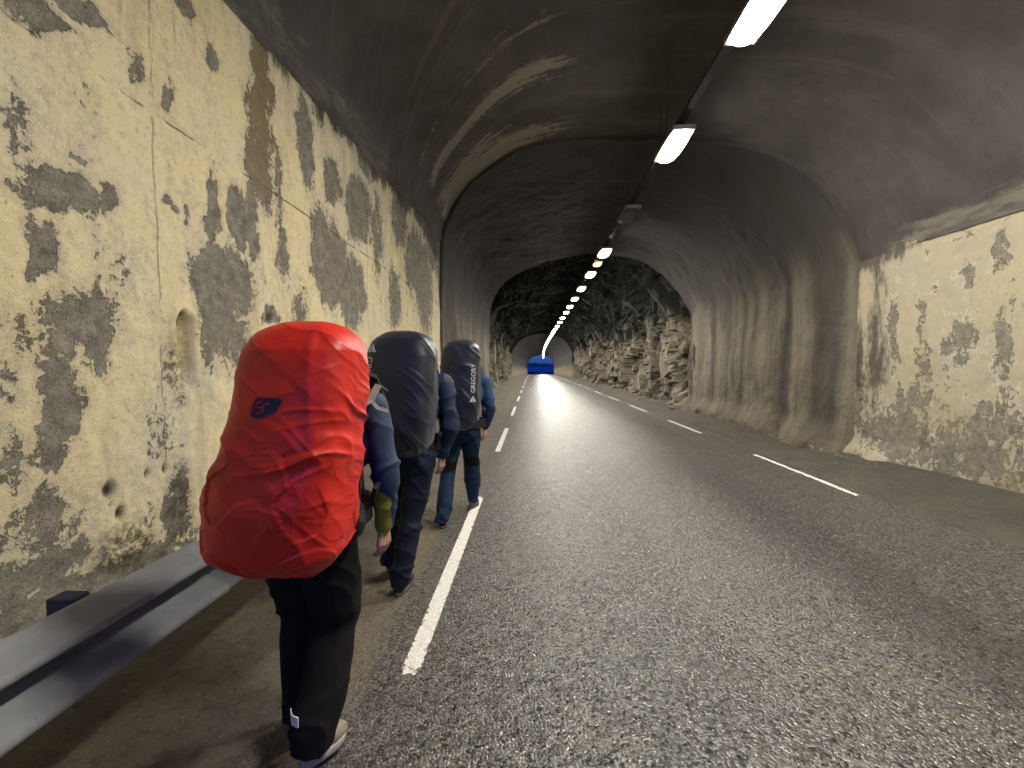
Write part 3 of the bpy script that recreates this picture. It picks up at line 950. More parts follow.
# ------------------------------------------------------------------ guardrail
def guardrail():
    root = empty('guardrail', (-1.6, 0, 0))
    tag(root, 'dusty double-wave steel guardrail beside the red backpack', 'guardrail')
    prof = np.array([(-1.675, .715), (-1.672, .727), (-1.66, .731), (-1.545, .695), (-1.522, .688), (-1.518, .678), (-1.53, .668), (-1.65, .642), (-1.662, .63), (-1.662, .59), (-1.65, .58), (-1.525, .530), (-1.503, .518), (-1.498, .505), (-1.505, .492), (-1.62, .455)])
    L = np.r_[0, np.cumsum(np.linalg.norm(np.diff(prof, axis=0), axis=1))]
    s = np.linspace(0, L[-1], 110)
    P = np.stack([np.interp(s, L, prof[:, 0]), np.interp(s, L, prof[:, 1])], 1)
    for _ in range(1):
        P[1:-1] = .5 * P[1:-1] + .25 * (P[:-2] + P[2:])
    T = np.gradient(P, axis=0); T /= np.linalg.norm(T, axis=1, keepdims=True)
    N = np.stack([-T[:, 1], T[:, 0]], 1)
    if N[10, 1] < 0: N = -N
    def beam(y0, y1, off, name):
        ys = np.linspace(y0, y1, 60)
        out, V = [], []
        ring = np.vstack([P + N * (off + .002), (P + N * (off - .003))[::-1]])
        F = []
        for y in ys:
            bend = .05 * float(smooth(2.3, 3.6, y)) + .004 * math.sin(y * 1.9)
            V += [(x - bend, y, z + .003 * math.sin(y * 2.7)) for x, z in ring]
        n = len(ring)
        for i in range(len(ys) - 1):
            for k in range(n):
                k2 = (k + 1) % n
                F.append((i * n + k, i * n + k2, i * n + n + k2, i * n + n + k))
        F += [tuple(range(n))[::-1], tuple((len(ys) - 1) * n + k for k in range(n))]
        return mesh_np(name, V, F, [M['zinc']], True, root, None, (-1.6, 0, 0))
    beam(-4.6, 1.97, .006, 'beam')
    beam(1.66, 3.35, 0, 'beam')
    for y in (-2.9, -.95, .98, 2.95):
        m = MB()
        m.box((-1.80, y, .34), (.012, .10, .74)); m.box((-1.74, y - .05, .34), (.12, .010, .74)); m.box((-1.74, y + .05, .34), (.12, .010, .74))
        m.build('post', M['dark_steel'], root, (-1.6, 0, 0))
        m = MB(); m.box((-1.69, y, .6), (.05, .085, .2))
        m.build('spacer', M['dark_steel'], root, (-1.6, 0, 0), False, .006)
    m = MB(); m.box((-1.745, 1.47, .672), (.10, .07, .13)); m.build('reflector_bracket', M['bracket_blue'], root, (-1.6, 0, 0), False, .006)
guardrail()

# ------------------------------------------------------------------ figures
ICO = {}
def _ico(n):
    if n not in ICO:
        b = bmesh.new(); bmesh.ops.create_icosphere(b, subdivisions=n, radius=1)
        ICO[n] = (np.array([v.co[:] for v in b.verts]), [[v.index for v in f.verts] for f in b.faces]); b.free()
    return ICO[n]
class Body:
    """closed shapes that are fused into one continuous skin by voxel remesh"""
    def __init__(self): self.V, self.F = [], []
    def add(self, V, F):
        b = len(self.V); self.V += [tuple(v) for v in V]; self.F += [tuple(i + b for i in f) for f in F]
    def ell(self, c, r, rot=None, n=3):
        v, f = _ico(n); w = v * np.array(r)
        if rot is not None: w = w @ np.array(rot.to_3x3()).T
        self.add(w + np.array(c), f)
    def cap(self, p0, r0, p1, r1, n=2, seg=18):
        p0, p1 = np.array(p0, float), np.array(p1, float)
        self.ell(p0, (r0,) * 3, None, n); self.ell(p1, (r1,) * 3, None, n)
        d = p1 - p0; L = np.linalg.norm(d)
        if L < 1e-5: return
        d /= L
        a = np.cross(d, (0, 0, 1.0))
        if np.linalg.norm(a) < .1: a = np.cross(d, (1.0, 0, 0))
        a /= np.linalg.norm(a); b = np.cross(d, a)
        V = []
        for p, r in ((p0, r0), (p1, r1)):
            for k in range(seg):
                t = 2 * math.pi * k / seg
                V.append(p + r * (math.cos(t) * a + math.sin(t) * b))
        F = [(k, (k + 1) % seg, seg + (k + 1) % seg, seg + k) for k in range(seg)]
        F += [tuple(range(seg))[::-1], tuple(range(seg, 2 * seg))]
        self.add(V, F)
    def chain(self, pts, rad):
        for i in range(len(pts) - 1): self.cap(pts[i], rad[i], pts[i + 1], rad[i + 1])
    def skin(self, voxel, it=6):
        me = bpy.data.meshes.new('tmp'); me.from_pydata(self.V, [], self.F)
        o = bpy.data.objects.new('tmp', me); COL.objects.link(o)
        r = o.modifiers.new('r', 'REMESH'); r.mode = 'VOXEL'; r.voxel_size = voxel
        s = o.modifiers.new('s', 'SMOOTH'); s.iterations = it; s.factor = .5
        dg = bpy.context.evaluated_depsgraph_get(); dg.update()
        me2 = bpy.data.meshes.new_from_object(o.evaluated_get(dg))
        bpy.data.objects.remove(o); bpy.data.meshes.remove(me)
        return me2
def arr(me):
    v = np.empty(len(me.vertices) * 3); me.vertices.foreach_get('co', v)
    n = np.empty(len(me.vertices) * 3); me.vertex_normals.foreach_get('vector', n)
    return v.reshape(-1, 3), n.reshape(-1, 3)
def finish(me, name, mats, parent, off, disp=None, pick=None):
    V, Nn = arr(me)
    if disp is not None: V = V + Nn * disp(V)[:, None]
    if pick is not None:
        c = np.array([V[list(p.vertices)].mean(0) for p in me.polygons])
        idx = pick(c)
    me.vertices.foreach_set('co', (V - np.array(off)).ravel())
    o = link(name, me, parent, mats)
    me.polygons.foreach_set('use_smooth', [True] * len(me.polygons))
    if pick is not None: me.polygons.foreach_set('material_index', np.asarray(idx, np.int32))
    me.name = name; me.update()
    return o
def ik(a, b, l1, l2, hint):
    a, b = np.array(a, float), np.array(b, float)
    d = b - a; L = min(np.linalg.norm(d), (l1 + l2) * .999); d /= np.linalg.norm(d)
    x = (l1 * l1 - l2 * l2 + L * L) / (2 * L); h = math.sqrt(max(l1 * l1 - x * x, 1e-6))
    u = np.array(hint, float); u -= d * (u @ d); u /= np.linalg.norm(u)
    return a + d * x + u * h
def wr(s, amp, fz=22, seed=0):
    def f(V):
        q = V * (6, 6, fz) + seed
        w = fbm(q + .6 * fbm(V * 4 + seed, 2, seed)[:, None], 3, seed)
        return amp * (1 - 2 * np.abs(w)) + s + amp * .8 * vnoise(V * 7, seed + 4)
    return f

def fold(P, ang, f, seed, stretch=.16, sharp=2.0):
    c, s = math.cos(ang), math.sin(ang)
    u = P[..., 0] * c + P[..., 2] * s + .25 * P[..., 1]; v = -P[..., 0] * s + P[..., 2] * c + .35 * P[..., 1]
    q = np.stack([u * f * stretch, v * f, P[..., 1] * f * .35], -1)
    w = vnoise(q + .35 * vnoise(P * 6, seed + 9)[..., None], seed)
    return (1 - np.abs(w)) ** sharp

def hand(B, wrist, fwd, palm_n, side, curl=.55):
    """fwd: along the forearm; palm_n: where the palm looks; side: direction of the thumb edge"""
    w = np.array(wrist, float); f = np.array(fwd, float); f /= np.linalg.norm(f)
    n = np.array(palm_n, float); n -= f * (f @ n); n /= np.linalg.norm(n)
    t = np.cross(f, n); t = t if t @ np.array(side, float) > 0 else -t
    for k, (off, ln, r) in enumerate(((.030, .072, .0092), (.010, .080, .0096), (-.011, .074, .0092), (-.031, .060, .0082))):
        kn = w + f * (.088 - .006 * abs(k - 1)) + t * off * 1.08
        B.cap(w + f * .012 + t * off * .62, .0155, kn, .0125)
        p, d, tot = kn, f.copy(), 0
        for seg, c in ((.46, curl * .7), (.31, curl * .9), (.23, curl * .6)):
            d = d * math.cos(c * .8) + n * math.sin(c * .8); d /= np.linalg.norm(d)
            q = p + d * ln * seg + t * off * .05
            B.cap(p, r * (1 - .10 * tot), q, r * (.92 - .10 * tot)); p = q; tot += 1
    th0 = w + f * .022 + t * .028 + n * .006
    th1 = th0 + (f * .75 + t * .55 + n * .35) * .042
    th2 = th1 + (f * .90 + t * .18 + n * .38) * .032
    th3 = th2 + (f * .92 - t * .02 + n * .40) * .026
    B.cap(th0, .0155, th1, .0125); B.cap(th1, .0118, th2, .0105); B.cap(th2, .0105, th3, .0088)

def shoe(name, heel, toe, mat, solemat, parent, off):
    """heel/toe: ground-contact points of the sole"""
    h, t = np.array(heel, float), np.array(toe, float)
    d = t - h; L = np.linalg.norm(d); d /= L
    s = np.cross(d, (0, 0, 1.0)); s /= np.linalg.norm(s); u = np.cross(s, d)
    P = lambda a, b, c: h + d * a * L + s * b + u * c
    B = Body()
    B.chain([P(.12, 0, .055), P(.35, 0, .058), P(.62, .004, .048), P(.86, .004, .038)], [.041, .042, .044, .034])
    B.cap(P(.14, 0, .06), .040, P(.16, 0, .115), .045)
    B.cap(P(.30, 0, .06), .042, P(.20, 0, .115), .043)
    me = B.skin(.008, 3)
    o = finish(me, name, [mat], parent, off)
    sv = []
    n = 34
    for lay, (dz, g) in enumerate(((-.002, .96), (.0, 1.0), (.026, 1.0), (.030, .95))):
        for k in range(n):
            a = 2 * math.pi * k / n
            x = .5 + .52 * math.cos(a); wdt = (.038 + .012 * smooth(.3, .75, x)) * math.sin(a) * (1 if abs(math.cos(a)) < .9 else .95)
            sv.append(P(.5 + (x - .5) * g, float(wdt) * g * 1.04, dz))
    F = [(l * n + k, l * n + (k + 1) % n, (l + 1) * n + (k + 1) % n, (l + 1) * n + k) for l in range(3) for k in range(n)]
    F += [tuple(range(n))[::-1], tuple(range(3 * n, 4 * n))]
    mesh_np('sole', sv, F, [solemat], True, o, None, off)
    return o

def person(label, org, hip, feet, chest, sh, neck, head, elb, wri, jacket, trousers, shoes, jpick=None, tpick=None, handfwd=None, seed=0, tw=1.0):
    """feet: ((heel, toe), (heel, toe)) left, right"""
    off = np.array(org, float)
    hip, chest, neck, head = (np.array(v, float) for v in (hip, chest, neck, head))
    B = Body()
    hips = [hip + (-.09, 0, -.02), hip + (.09, 0, -.02)]
    B.cap(hip + (-.07, 0, 0), .115, hip + (.07, 0, 0), .115)
    mid = (hip + chest) / 2 + (0, .01, 0)
    B.chain([hip + (0, 0, .04), mid, chest], [.118, .112, .125])
    B.cap(chest + (-.07, 0, .02), .115, chest + (.07, 0, .02), .115)
    for s in (0, 1):
        B.cap(chest + ((s * 2 - 1) * .09, 0, .1), .085, sh[s], .062)
    B.cap(neck + (0, -.03, -.07), .068, neck, .058); B.cap(neck, .057, head + (0, -.015, -.03), .056)
    # head
    B.ell(head + (0, -.012, .035), (.076, .094, .088)); B.ell(head + (0, .015, -.025), (.063, .075, .085))
    B.cap(head + (0, .062, -.085), .022, head + (0, .045, -.07), .04)
    B.cap(head + (0, .092, .0), .008, head + (0, .106, -.03), .014); B.cap(head + (0, .104, -.034), .014, head + (0, .09, -.036), .016)
    B.cap(head + (-.02, .083, -.058), .007, head + (.02, .083, -.058), .007); B.cap(head + (-.017, .082, -.069), .007, head + (.017, .082, -.069), .008)
    for s in (-1, 1):
        B.cap(head + (s * .018, .085, .024), .010, head + (s * .05, .074, .022), .009)
        B.ell(head + (s * .034, .076, .004), (.0135, .012, .0115))
        B.ell(head + (s * .076, -.008, -.005), (.009, .020, .031))
    legs = []
    for s in (0, 1):
        he, to = (np.array(v, float) for v in feet[s])
        d = (to - he) / np.linalg.norm(to - he)
        ank = he + d * .06 + np.cross(np.cross(d, (0, 0, 1.0)), d) * .095
        kn = ik(hips[s], ank, .425, .42, (0, 1, 0))
        legs.append((hips[s], kn, ank))
        B.chain([hips[s], (hips[s] + kn) / 2 + (0, .008, 0), kn, kn * .62 + ank * .38 + (0, -.018, 0), ank], [.088, .072, .052, .050, .036])
        B.chain([ank, he + d * .10 + (0, 0, .045), he + d * .2 + (0, 0, .03)], [.036, .034, .025])
        e, w = np.array(elb[s], float), np.array(wri[s], float)
        B.chain([np.array(sh[s], float), e, w], [.050, .038, .027])
        fw = (handfwd[s] if handfwd else (w - e))
        hand(B, w, fw, (-1 if s else 1, .35, 0), (0, 1, 0))
    me = B.skin(.0046, 2)
    root = finish(me, 'person', [M['skin']], None, off)
    root.location = org
    tag(root, label, 'person')
    for s in (-1, 1):
        E = Body(); E.ell(head + (s * .034, .0825, .004), (.009, .009, .008), None, 2)
        mesh_np('eye', E.V, E.F, [M['sole']], True, root, None, off)
    # trousers
    T = Body()
    T.cap(hip + (-.075, -.005, .02), .135, hip + (.075, -.005, .02), .135)
    T.cap(hip + (-.065, 0, .10), .128, hip + (.065, 0, .10), .128)
    T.cap(hip + (-.07, -.045, -.03), .115, hip + (.07, -.045, -.03), .115)
    for s in (0, 1):
        a, k, an = legs[s]
        T.chain([a + (0, -.01, 0), (a + k) / 2 + (0, .0, 0), k, (k + an) / 2 + (0, -.012, 0), an + (0, -.012, .015)], [.112 * tw, .100 * tw, .083 * tw, .083 * tw, .072 * tw])
        T.cap(an + (0, -.012, .015), .070 * tw, an + (0, -.016, -.035), .070 * tw)
    def tdis(V):
        base_ = .001 + .010 * (fold(V, .45, 7, seed, .25, 4) + .8 * fold(V, -.6, 9, seed + 5, .25, 4)) - .006 + .006 * vnoise(V * 6, seed)
        k = np.zeros(len(V))
        for s in (0, 1):
            for j, g in ((legs[s][1], .12), (legs[s][2], .11)):
                k += np.exp(-(np.linalg.norm(V - j, axis=1) / g) ** 2)
        return base_ * (1 + 1.4 * np.clip(k, 0, 1))
    tm = T.skin(.009, 4)
    bm = bmesh.new(); bm.from_mesh(tm)
    dead = []
    for v in bm.verts:
        for s in (0, 1):
            an = legs[s][2]
            if v.co.z < an[2] - .030 and (v.co.x - an[0]) ** 2 + (v.co.y - an[1]) ** 2 < .03: dead.append(v); break
    bmesh.ops.delete(bm, geom=dead, context='VERTS'); bm.to_mesh(tm); bm.free()
    finish(tm, 'trousers', trousers, root, off, tdis, (lambda c: tpick(c, legs)) if tpick else None)
    # jacket
    J = Body()
    J.cap(hip + (-.075, 0, .03), .142, hip + (.075, 0, .03), .142)
    J.chain([hip + (0, 0, .08), mid, chest], [.150, .145, .155])
    J.cap(chest + (-.08, 0, .0), .138, chest + (.08, 0, .0), .138)
    J.cap(chest + (-.07, 0, .06), .125, chest + (.07, 0, .06), .125)
    for s in (0, 1):
        J.cap(chest + ((s * 2 - 1) * .09, 0, .09), .10, sh[s], .080)
        e, w = np.array(elb[s], float), np.array(wri[s], float)
        u = (w - e) / np.linalg.norm(w - e)
        J.chain([np.array(sh[s], float), (np.array(sh[s]) + e) / 2, e, (e + w) / 2, w - u * .015], [.080, .068, .060, .053, .043])
    J.cap(neck + (0, -.015, -.06), .086, neck + (0, 0, .005), .072)
    def jdis(V):
        b = .008 * (fold(V, .5, 8, seed + 2, .25, 4) + .7 * fold(V, -.5, 11, seed + 6, .25, 4)) - .004 + .004 * vnoise(V * 7, seed + 3)
        k = np.zeros(len(V))
        for s in (0, 1):
            k += np.exp(-(np.linalg.norm(V - np.array(elb[s]), axis=1) / .10) ** 2) + .6 * np.exp(-(np.linalg.norm(V - np.array(wri[s]), axis=1) / .09) ** 2)
        return b * (1 + 1.3 * np.clip(k, 0, 1))
    finish(J.skin(.009, 3), 'jacket', jacket, root, off, jdis, jpick)
    # hair
    Hh = Body()
    Hh.ell(head + (0, -.020, .045), (.084, .098, .090)); Hh.ell(head + (0, -.045, -.01), (.078, .072, .085))
    finish(Hh.skin(.008, 3), 'hair', [M['hair']], root, off, lambda V: .006 * fbm(V * (50, 50, 12), 3, seed))
    for s in (0, 1):
        shoe('shoe', feet[s][0], feet[s][1], shoes[0], shoes[1], root, off)
    return root

# ---- backpacks
def lerp_tab(t, tab):
    tab = np.array(tab, float)
    return np.stack([np.interp(t, tab[:, 0], tab[:, k]) for k in range(1, tab.shape[1])], -1)
class Pack:
    """tab rows: t, centre x, centre y, half width, half depth ; z runs z0..z1"""
    def __init__(self, tab, z0, z1, wrinkle, expo=2.7, pole=5.0):
        self.tab, self.z0, self.z1, self.w, self.e, self.p = tab, z0, z1, wrinkle, expo, pole
    def raw(self, th, t):
        th, t = np.broadcast_arrays(np.asarray(th, float), np.asarray(t, float))
        c = lerp_tab(t.ravel(), self.tab).reshape(t.shape + (4,))
        u = np.clip(np.abs(2 * t - 1), 0, 1)
        s = (1 - u ** self.p) ** (1 / 2.4)
        ct, st = np.cos(th), np.sin(th)
        x = np.sign(ct) * np.abs(ct) ** (2 / self.e) * c[..., 2] * s
        y = np.sign(st) * np.abs(st) ** (2 / self.e) * c[..., 3] * s
        z = self.z0 + (self.z1 - self.z0) * (t)
        z = z + .015 * np.sign(2 * t - 1) * 0
        return np.stack([c[..., 0] + x, c[..., 1] + y, z], -1)
    def pt(self, th, t, off=0.0):
        P = self.raw(th, t); e = 1e-3
        du = self.raw(np.asarray(th) + e, t) - P; dv = self.raw(th, np.clip(np.asarray(t) + e, 0, 1)) - self.raw(th, np.clip(np.asarray(t) - e, 0, 1))
        n = np.cross(du, dv); L = np.linalg.norm(n, axis=-1, keepdims=True)
        c = lerp_tab(np.asarray(t, float).ravel(), self.tab).reshape(np.shape(t) + (4,))
        out = P - np.stack([c[..., 0], c[..., 1], P[..., 2] * 0 + (self.z0 + self.z1) / 2], -1)
        n = np.where(L > 1e-12, n / (L + 1e-15), np.sign(out) * (0, 0, 1))
        n = n * np.sign((n * out).sum(-1, keepdims=True) + 1e-9)
        return P + n * (self.w(P, th, t) + off)[..., None]
    def build(self, name, mat, parent, off, nu=200, nv=200):
        th = np.linspace(0, 2 * math.pi, nu, endpoint=False)
        k = np.linspace(0, 1, nv); t = .5 - .5 * np.cos(math.pi * k) * (1 - .25 * np.sin(math.pi * k) ** 2)
        t[0], t[-1] = .0005, .9995
        TH, T = np.meshgrid(th, t, indexing='ij')
        P = self.pt(TH, T)
        F = grid_faces(nu, nv, True)
        F.append(tuple(i * nv for i in range(nu))); F.append(tuple(i * nv + nv - 1 for i in range(nu))[::-1])
        return mesh_np(name, P.reshape(-1, 3), F, [mat], True, parent, None, off)

def letters(txt, size):
    cu = bpy.data.curves.new('txt', 'FONT'); cu.body = txt; cu.size = size; cu.resolution_u = 3; cu.offset = size * .012
    o = bpy.data.objects.new('txt', cu); COL.objects.link(o)
    dg = bpy.context.evaluated_depsgraph_get(); dg.update()
    me = bpy.data.meshes.new_from_object(o.evaluated_get(dg))
    bm = bmesh.new(); bm.from_mesh(me)
    bmesh.ops.triangulate(bm, faces=bm.faces)
    bmesh.ops.subdivide_edges(bm, edges=[e for e in bm.edges if e.calc_length() > size * .25], cuts=2)
    bmesh.ops.triangulate(bm, faces=bm.faces)
    V = np.array([v.co[:2] for v in bm.verts]); bm.verts.index_update()
    F = [[v.index for v in f.verts] for f in bm.faces]
    bm.free(); bpy.data.objects.remove(o); bpy.data.curves.remove(cu); bpy.data.meshes.remove(me)
    return V, F

def fan(pts, n=6):
    """fine triangle grid of a convex-ish polygon"""
    bm = bmesh.new(); vs = [bm.verts.new((x, y, 0)) for x, y in pts]; bm.faces.new(vs)
    bmesh.ops.triangulate(bm, faces=bm.faces)
    for _ in range(2):
        bmesh.ops.subdivide_edges(bm, edges=bm.edges, cuts=1, use_grid_fill=True); bmesh.ops.triangulate(bm, faces=bm.faces)
    bm.verts.index_update()
    V = np.array([v.co[:2] for v in bm.verts]); F = [[v.index for v in f.verts] for f in bm.faces]; bm.free()
    return V, F

def stick(pack, V, F, th0, t0, along, name, mat, parent, off, o=.004):
    """lay a flat drawing on the pack; along: +1 text runs upward, -1 downward, 0 upright"""
    e = 1e-3
    H = pack.z1 - pack.z0
    R = np.linalg.norm(pack.raw(th0 + .02, t0) - pack.raw(th0 - .02, t0)) / .04
    if along == 0: du, dt = V[:, 0] / R, V[:, 1] / H
    elif along > 0: du, dt = -V[:, 1] / R, V[:, 0] / H
    else: du, dt = V[:, 1] / R, -V[:, 0] / H
    P = pack.pt(th0 + du, np.clip(t0 + dt, .01, .99), o)
    return mesh_np(name, P, F, [mat], True, parent, None, off)

def red_pack():
    org = np.array((-.82, 1.46, .93))
    def w(P, th, t):
        t = np.asarray(t, float)
        low = smooth(.62, .35, t)
        rt = smooth(-.98, -.70, P[..., 0])
        a = .007 * fold(P, -.55, 8, 3, .12, 4) * smooth(.12, .3, t)
        b = .016 * fold(P, .22, 10, 13, .10, 5) * rt * smooth(.28, .42, t) * smooth(.80, .62, t)
        c = (.008 * fold(P, 1.0, 9, 23, .2, 4) + .006 * fold(P, -1.1, 13, 33, .22, 4) + .005 * facets(P * 8, 7)) * low
        f = .012 * fbm(P * 3.5, 2, 17) + .002 * fbm(P * 16, 2, 19)
        f = f + .006 * fold(P, .35, 19, 53, .10, 5) * rt * smooth(.30, .45, t) * smooth(.9, .7, t) + .004 * fold(P, -.8, 20, 57, .12, 5)
        dx_, dz_ = P[..., 0] + .735, P[..., 2] - 1.13
        rr_ = np.hypot(dx_, dz_)
        f = f + .0035 * (1 - np.abs(vnoise(np.stack([np.cos(np.arctan2(dz_, dx_)) * 2.6 + 5, np.sin(np.arctan2(dz_, dx_)) * 2.6, rr_ * 3], -1), 61))) ** 5 * np.exp(-(rr_ / .16) ** 2) * smooth(.0, .03, rr_) * smooth(1.5, 1.4, P[..., 1])
        # one taut crease from the crown down the right-hand edge
        e = .006 * np.exp(-((P[..., 0] + .72 - .10 * (1.70 - P[..., 2])) / .018) ** 2) * smooth(1.25, 1.4, P[..., 2]) * smooth(1.46, 1.38, P[..., 1])
        calm = 1 - .8 * np.exp(-(((P[..., 0] + .85) / .06) ** 2 + ((P[..., 2] - 1.475) / .06) ** 2))
        return .78 * (a + b + c + f + e - .006) * smooth(.0, .03, t) * smooth(1.0, .97, t) * calm
    tab = [(0, -.872, 1.45, .195, .155), (.12, -.880, 1.435, .228, .19), (.3, -.868, 1.43, .222, .20), (.5, -.835, 1.44, .206, .19), (.7, -.808, 1.46, .200, .18), (.88, -.80, 1.485, .196, .17), (1, -.795, 1.51, .175, .145)]
    pk = Pack(tab, .865, 1.762, w, 3.3, 10.0)
    root = empty('backpack', org); tag(root, 'tall backpack under a bright red rain cover with a dark blue emblem', 'backpack')
    cov = pk.build('rain_cover', M['red_cover'], root, org, 260, 260)
    # emblem
    s = .001
    sh = [(-34, 22), (-26, 33), (0, 36), (34, 30), (38, 22), (30, -12), (14, -30), (-4, -34), (-30, -28), (-36, -18)]
    V, F = fan([(x * s * .95, y * s * .95) for x, y in sh])
    TH0, T0 = -math.pi / 2 - .06, .672
    em = stick(pk, V, F, TH0, T0, 0, 'emblem', M['navy_print'], cov, org, .003)
    V, F = [], []
    for pts in ([(-20, 20), (2, 22), (2, 15), (-20, 13)], [(-20, 13), (-13, 13.6), (-14, 4), (-20, 4)], [(-16, 4), (12, 6), (12, -1), (-16, -2)], [(5, 14), (20, 16), (20, 9.5), (5, 8)], [(5, -1), (12, -1), (11, -14), (4, -14)], [(-8, -13), (4, -12), (4, -18), (-8, -19)]):
        v, f = fan([(x * s, y * s) for x, y in pts]); b = len(V); V += v.tolist(); F += [[i + b for i in ff] for ff in f]
    stick(pk, np.array(V), F, TH0, T0, 0, 'emblem_marks', M['red_print'], cov, org, .0050)
    # harness
    m = MB()
    for sx in (-1, 1):
        cx = -.86 + sx * .12
        pts = [(cx, 1.64, 1.47), (cx + sx * .01, 1.75, 1.565), (cx + sx * .01, 1.86, 1.545), (cx + sx * .01, 1.985, 1.42), (cx + sx * .02, 1.975, 1.25), (cx + sx * .07, 1.90, 1.13), (cx + sx * .08, 1.68, 1.07)]
        nr = [(0, -.4, 1), (0, -.2, 1), (0, .4, 1), (0, 1, .3), (0, 1, -.1), (sx * .5, 1, -.3), (sx, .1, -.3)]
        mm_ = MB(); mm_.strap(pts, nr, .065, .018); mm_.build('shoulder_strap', M['black_web'], root, org)
    mm_ = MB(); mm_.strap([(-.67, 1.60, 1.44), (-.665, 1.70, 1.455), (-.66, 1.78, 1.515), (-.66, 1.86, 1.49)], [(0.3, -.3, 1)] * 4, .03, .006)
    mm_.strap([(-.665, 1.70, 1.46), (-.635, 1.70, 1.425), (-.60, 1.72, 1.41)], [(.5, -.6, .7)] * 3, .02, .004)
    mm_.build('load_lifter_strap', M['grey_web'], root, org)
    hb = MB()
    pts, nr = [], []
    for k in range(25):
        a = -2.6 + k / 24 * 5.2
        pts.append((-.89 + .185 * math.sin(a), 1.72 + .18 * math.cos(a), .99)); nr.append((math.sin(a), math.cos(a), 0))
    hb.strap(pts, nr, .09, .022); hb.build('hip_belt', M['black_web'], root, org)
    # pouch hanging at the right hip, straps above it
    B = Body(); B.ell((-.695, 1.60, .985), (.045, .06, .062)); B.cap((-.695, 1.60, 1.0), .042, (-.70, 1.61, 1.05), .034)
    pm = finish(B.skin(.008, 3), 'hip_pouch', [M['black_web']], root, org, lambda V: .006 * fbm(V * 30, 3, 5))
    mm_ = MB(); mm_.tube([(-.69, 1.60, 1.05), (-.685, 1.60, 1.13), (-.69, 1.60, 1.22), (-.70, 1.58, 1.30)], .009, 8)
    mm_.tube([(-.675, 1.64, 1.05), (-.675, 1.64, 1.12), (-.68, 1.64, 1.20)], .006, 8)
    mm_.build('side_strap', M['black_web'], root, org, True)
    b = MB(); b.box((-.84, 1.645, 1.30), (.30, .06, .55)); b.build('back_panel', M['black_web'], root, org, False, .02)
red_pack()

def dark_pack(label, cx, y, z0, z1, hw, hd, lean, roll, seed, side):
    org = np.array((cx, y, z0))
    def w(P, th, t):
        t = np.asarray(t, float)
        a = .010 * fold(P, -.95, 9, seed, .10, 4) + .005 * fold(P, -.7, 17, seed + 10, .12, 3)
        b = .010 * fbm(P * 4, 2, seed + 20)
        calm = 1 - .6 * np.exp(-((np.asarray(th) - TH) / .5) ** 2)
        return (a + b - .01) * calm * smooth(0, .04, t) * smooth(1.0, .96, t)
    TH = (-math.pi + 1.0) if side < 0 else -.92
    tab = [(0, cx - roll * .5, y - lean * .5, hw * .80, hd * .8), (.1, cx - roll * .4, y - lean * .45, hw * .93, hd * .95), (.3, cx - roll * .2, y - lean * .25, hw, hd * 1.03), (.55, cx, y, hw * 1.0, hd), (.8, cx + roll * .3, y + lean * .3, hw * .95, hd * .92), (1, cx + roll * .5, y + lean * .5, hw * .80, hd * .8)]
    pk = Pack(tab, z0, z1, w, 3.4, 11.0)
    root = empty('backpack', org); tag(root, label, 'backpack')
    cov = pk.build('rain_cover', M['navy_cover'], root, org, 180, 180)
    H = z1 - z0
    V, F = letters('GREGORY', .062)
    V[:, 0] *= .27 / (V[:, 0].max() - V[:, 0].min()); V[:, 1] -= .02
    tri1, tri2 = [(-.030, -.030), (.030, -.004), (.030, .004), (-.012, .0)], None
    def mark(V0):                                                # the peak emblem: two wedges split by a dark cut
        VV, FF = [], []
        for pts in ([(0, .034), (-.034, -.026), (-.012, -.026), (0, .002)], [(.003, .030), (.034, -.026), (.012, -.026), (.003, -.006)], [(-.008, -.026), (0, -.008), (.008, -.026)]):
            v, f = fan(pts); b = len(VV); VV += v.tolist(); FF += [[i + b for i in q] for q in f]
        return np.array(VV), FF
    MV, MF = mark(0)
    if side > 0:                                              # reads upward, emblem at the foot
        stick(pk, V, F, TH, .42, 1, 'lettering', M['white_print'], cov, org, .004)
        stick(pk, MV, MF, TH, .355, 0, 'emblem', M['white_print'], cov, org, .004)
    else:                                                     # reads downward, emblem at the head
        stick(pk, V, F, TH, .79, -1, 'lettering', M['white_print'], cov, org, .004)
        stick(pk, MV, MF, TH, .855, 0, 'emblem', M['white_print'], cov, org, .004)
    for sx in (-1, 1):
        m = MB(); c = cx + sx * .12; yy = y + hd
        m.strap([(c, yy - .02, z1 - .33), (c, yy + .09, z1 - .25), (c, yy + .21, z1 - .27), (c, yy + .335, z1 - .40), (c + sx * .02, yy + .32, z1 - .56), (c + sx * .06, yy + .24, z1 - .68), (c + sx * .07, yy, z1 - .74)],
                [(0, -.4, 1), (0, -.2, 1), (0, .4, 1), (0, 1, .3), (0, 1, -.1), (sx * .5, 1, -.3), (sx, .1, -.3)], .065, .018)
        m.build('shoulder_strap', M['black_web'], root, org)
    b = MB(); b.box((cx, y + hd + .01, z0 + .36), (.27, .09, .56)); b.build('back_panel', M['black_web'], root, org, False, .02)
    hb = MB(); pts, nr = [], []
    for k in range(25):
        a = -2.6 + k / 24 * 5.2
        pts.append((cx - .02 + .205 * math.sin(a), y + hd + .13 + .18 * math.cos(a), z0 + .03)); nr.append((math.sin(a), math.cos(a), 0))
    hb.strap(pts, nr, .085, .02); hb.build('hip_belt', M['black_web'], root, org)
    return root, pk, org
p2 = dark_pack('black covered backpack with white lettering down its edge, worn by the middle hiker', -.850, 2.70, 1.015, 1.83, .236, .20, .07, .03, 4, -1)
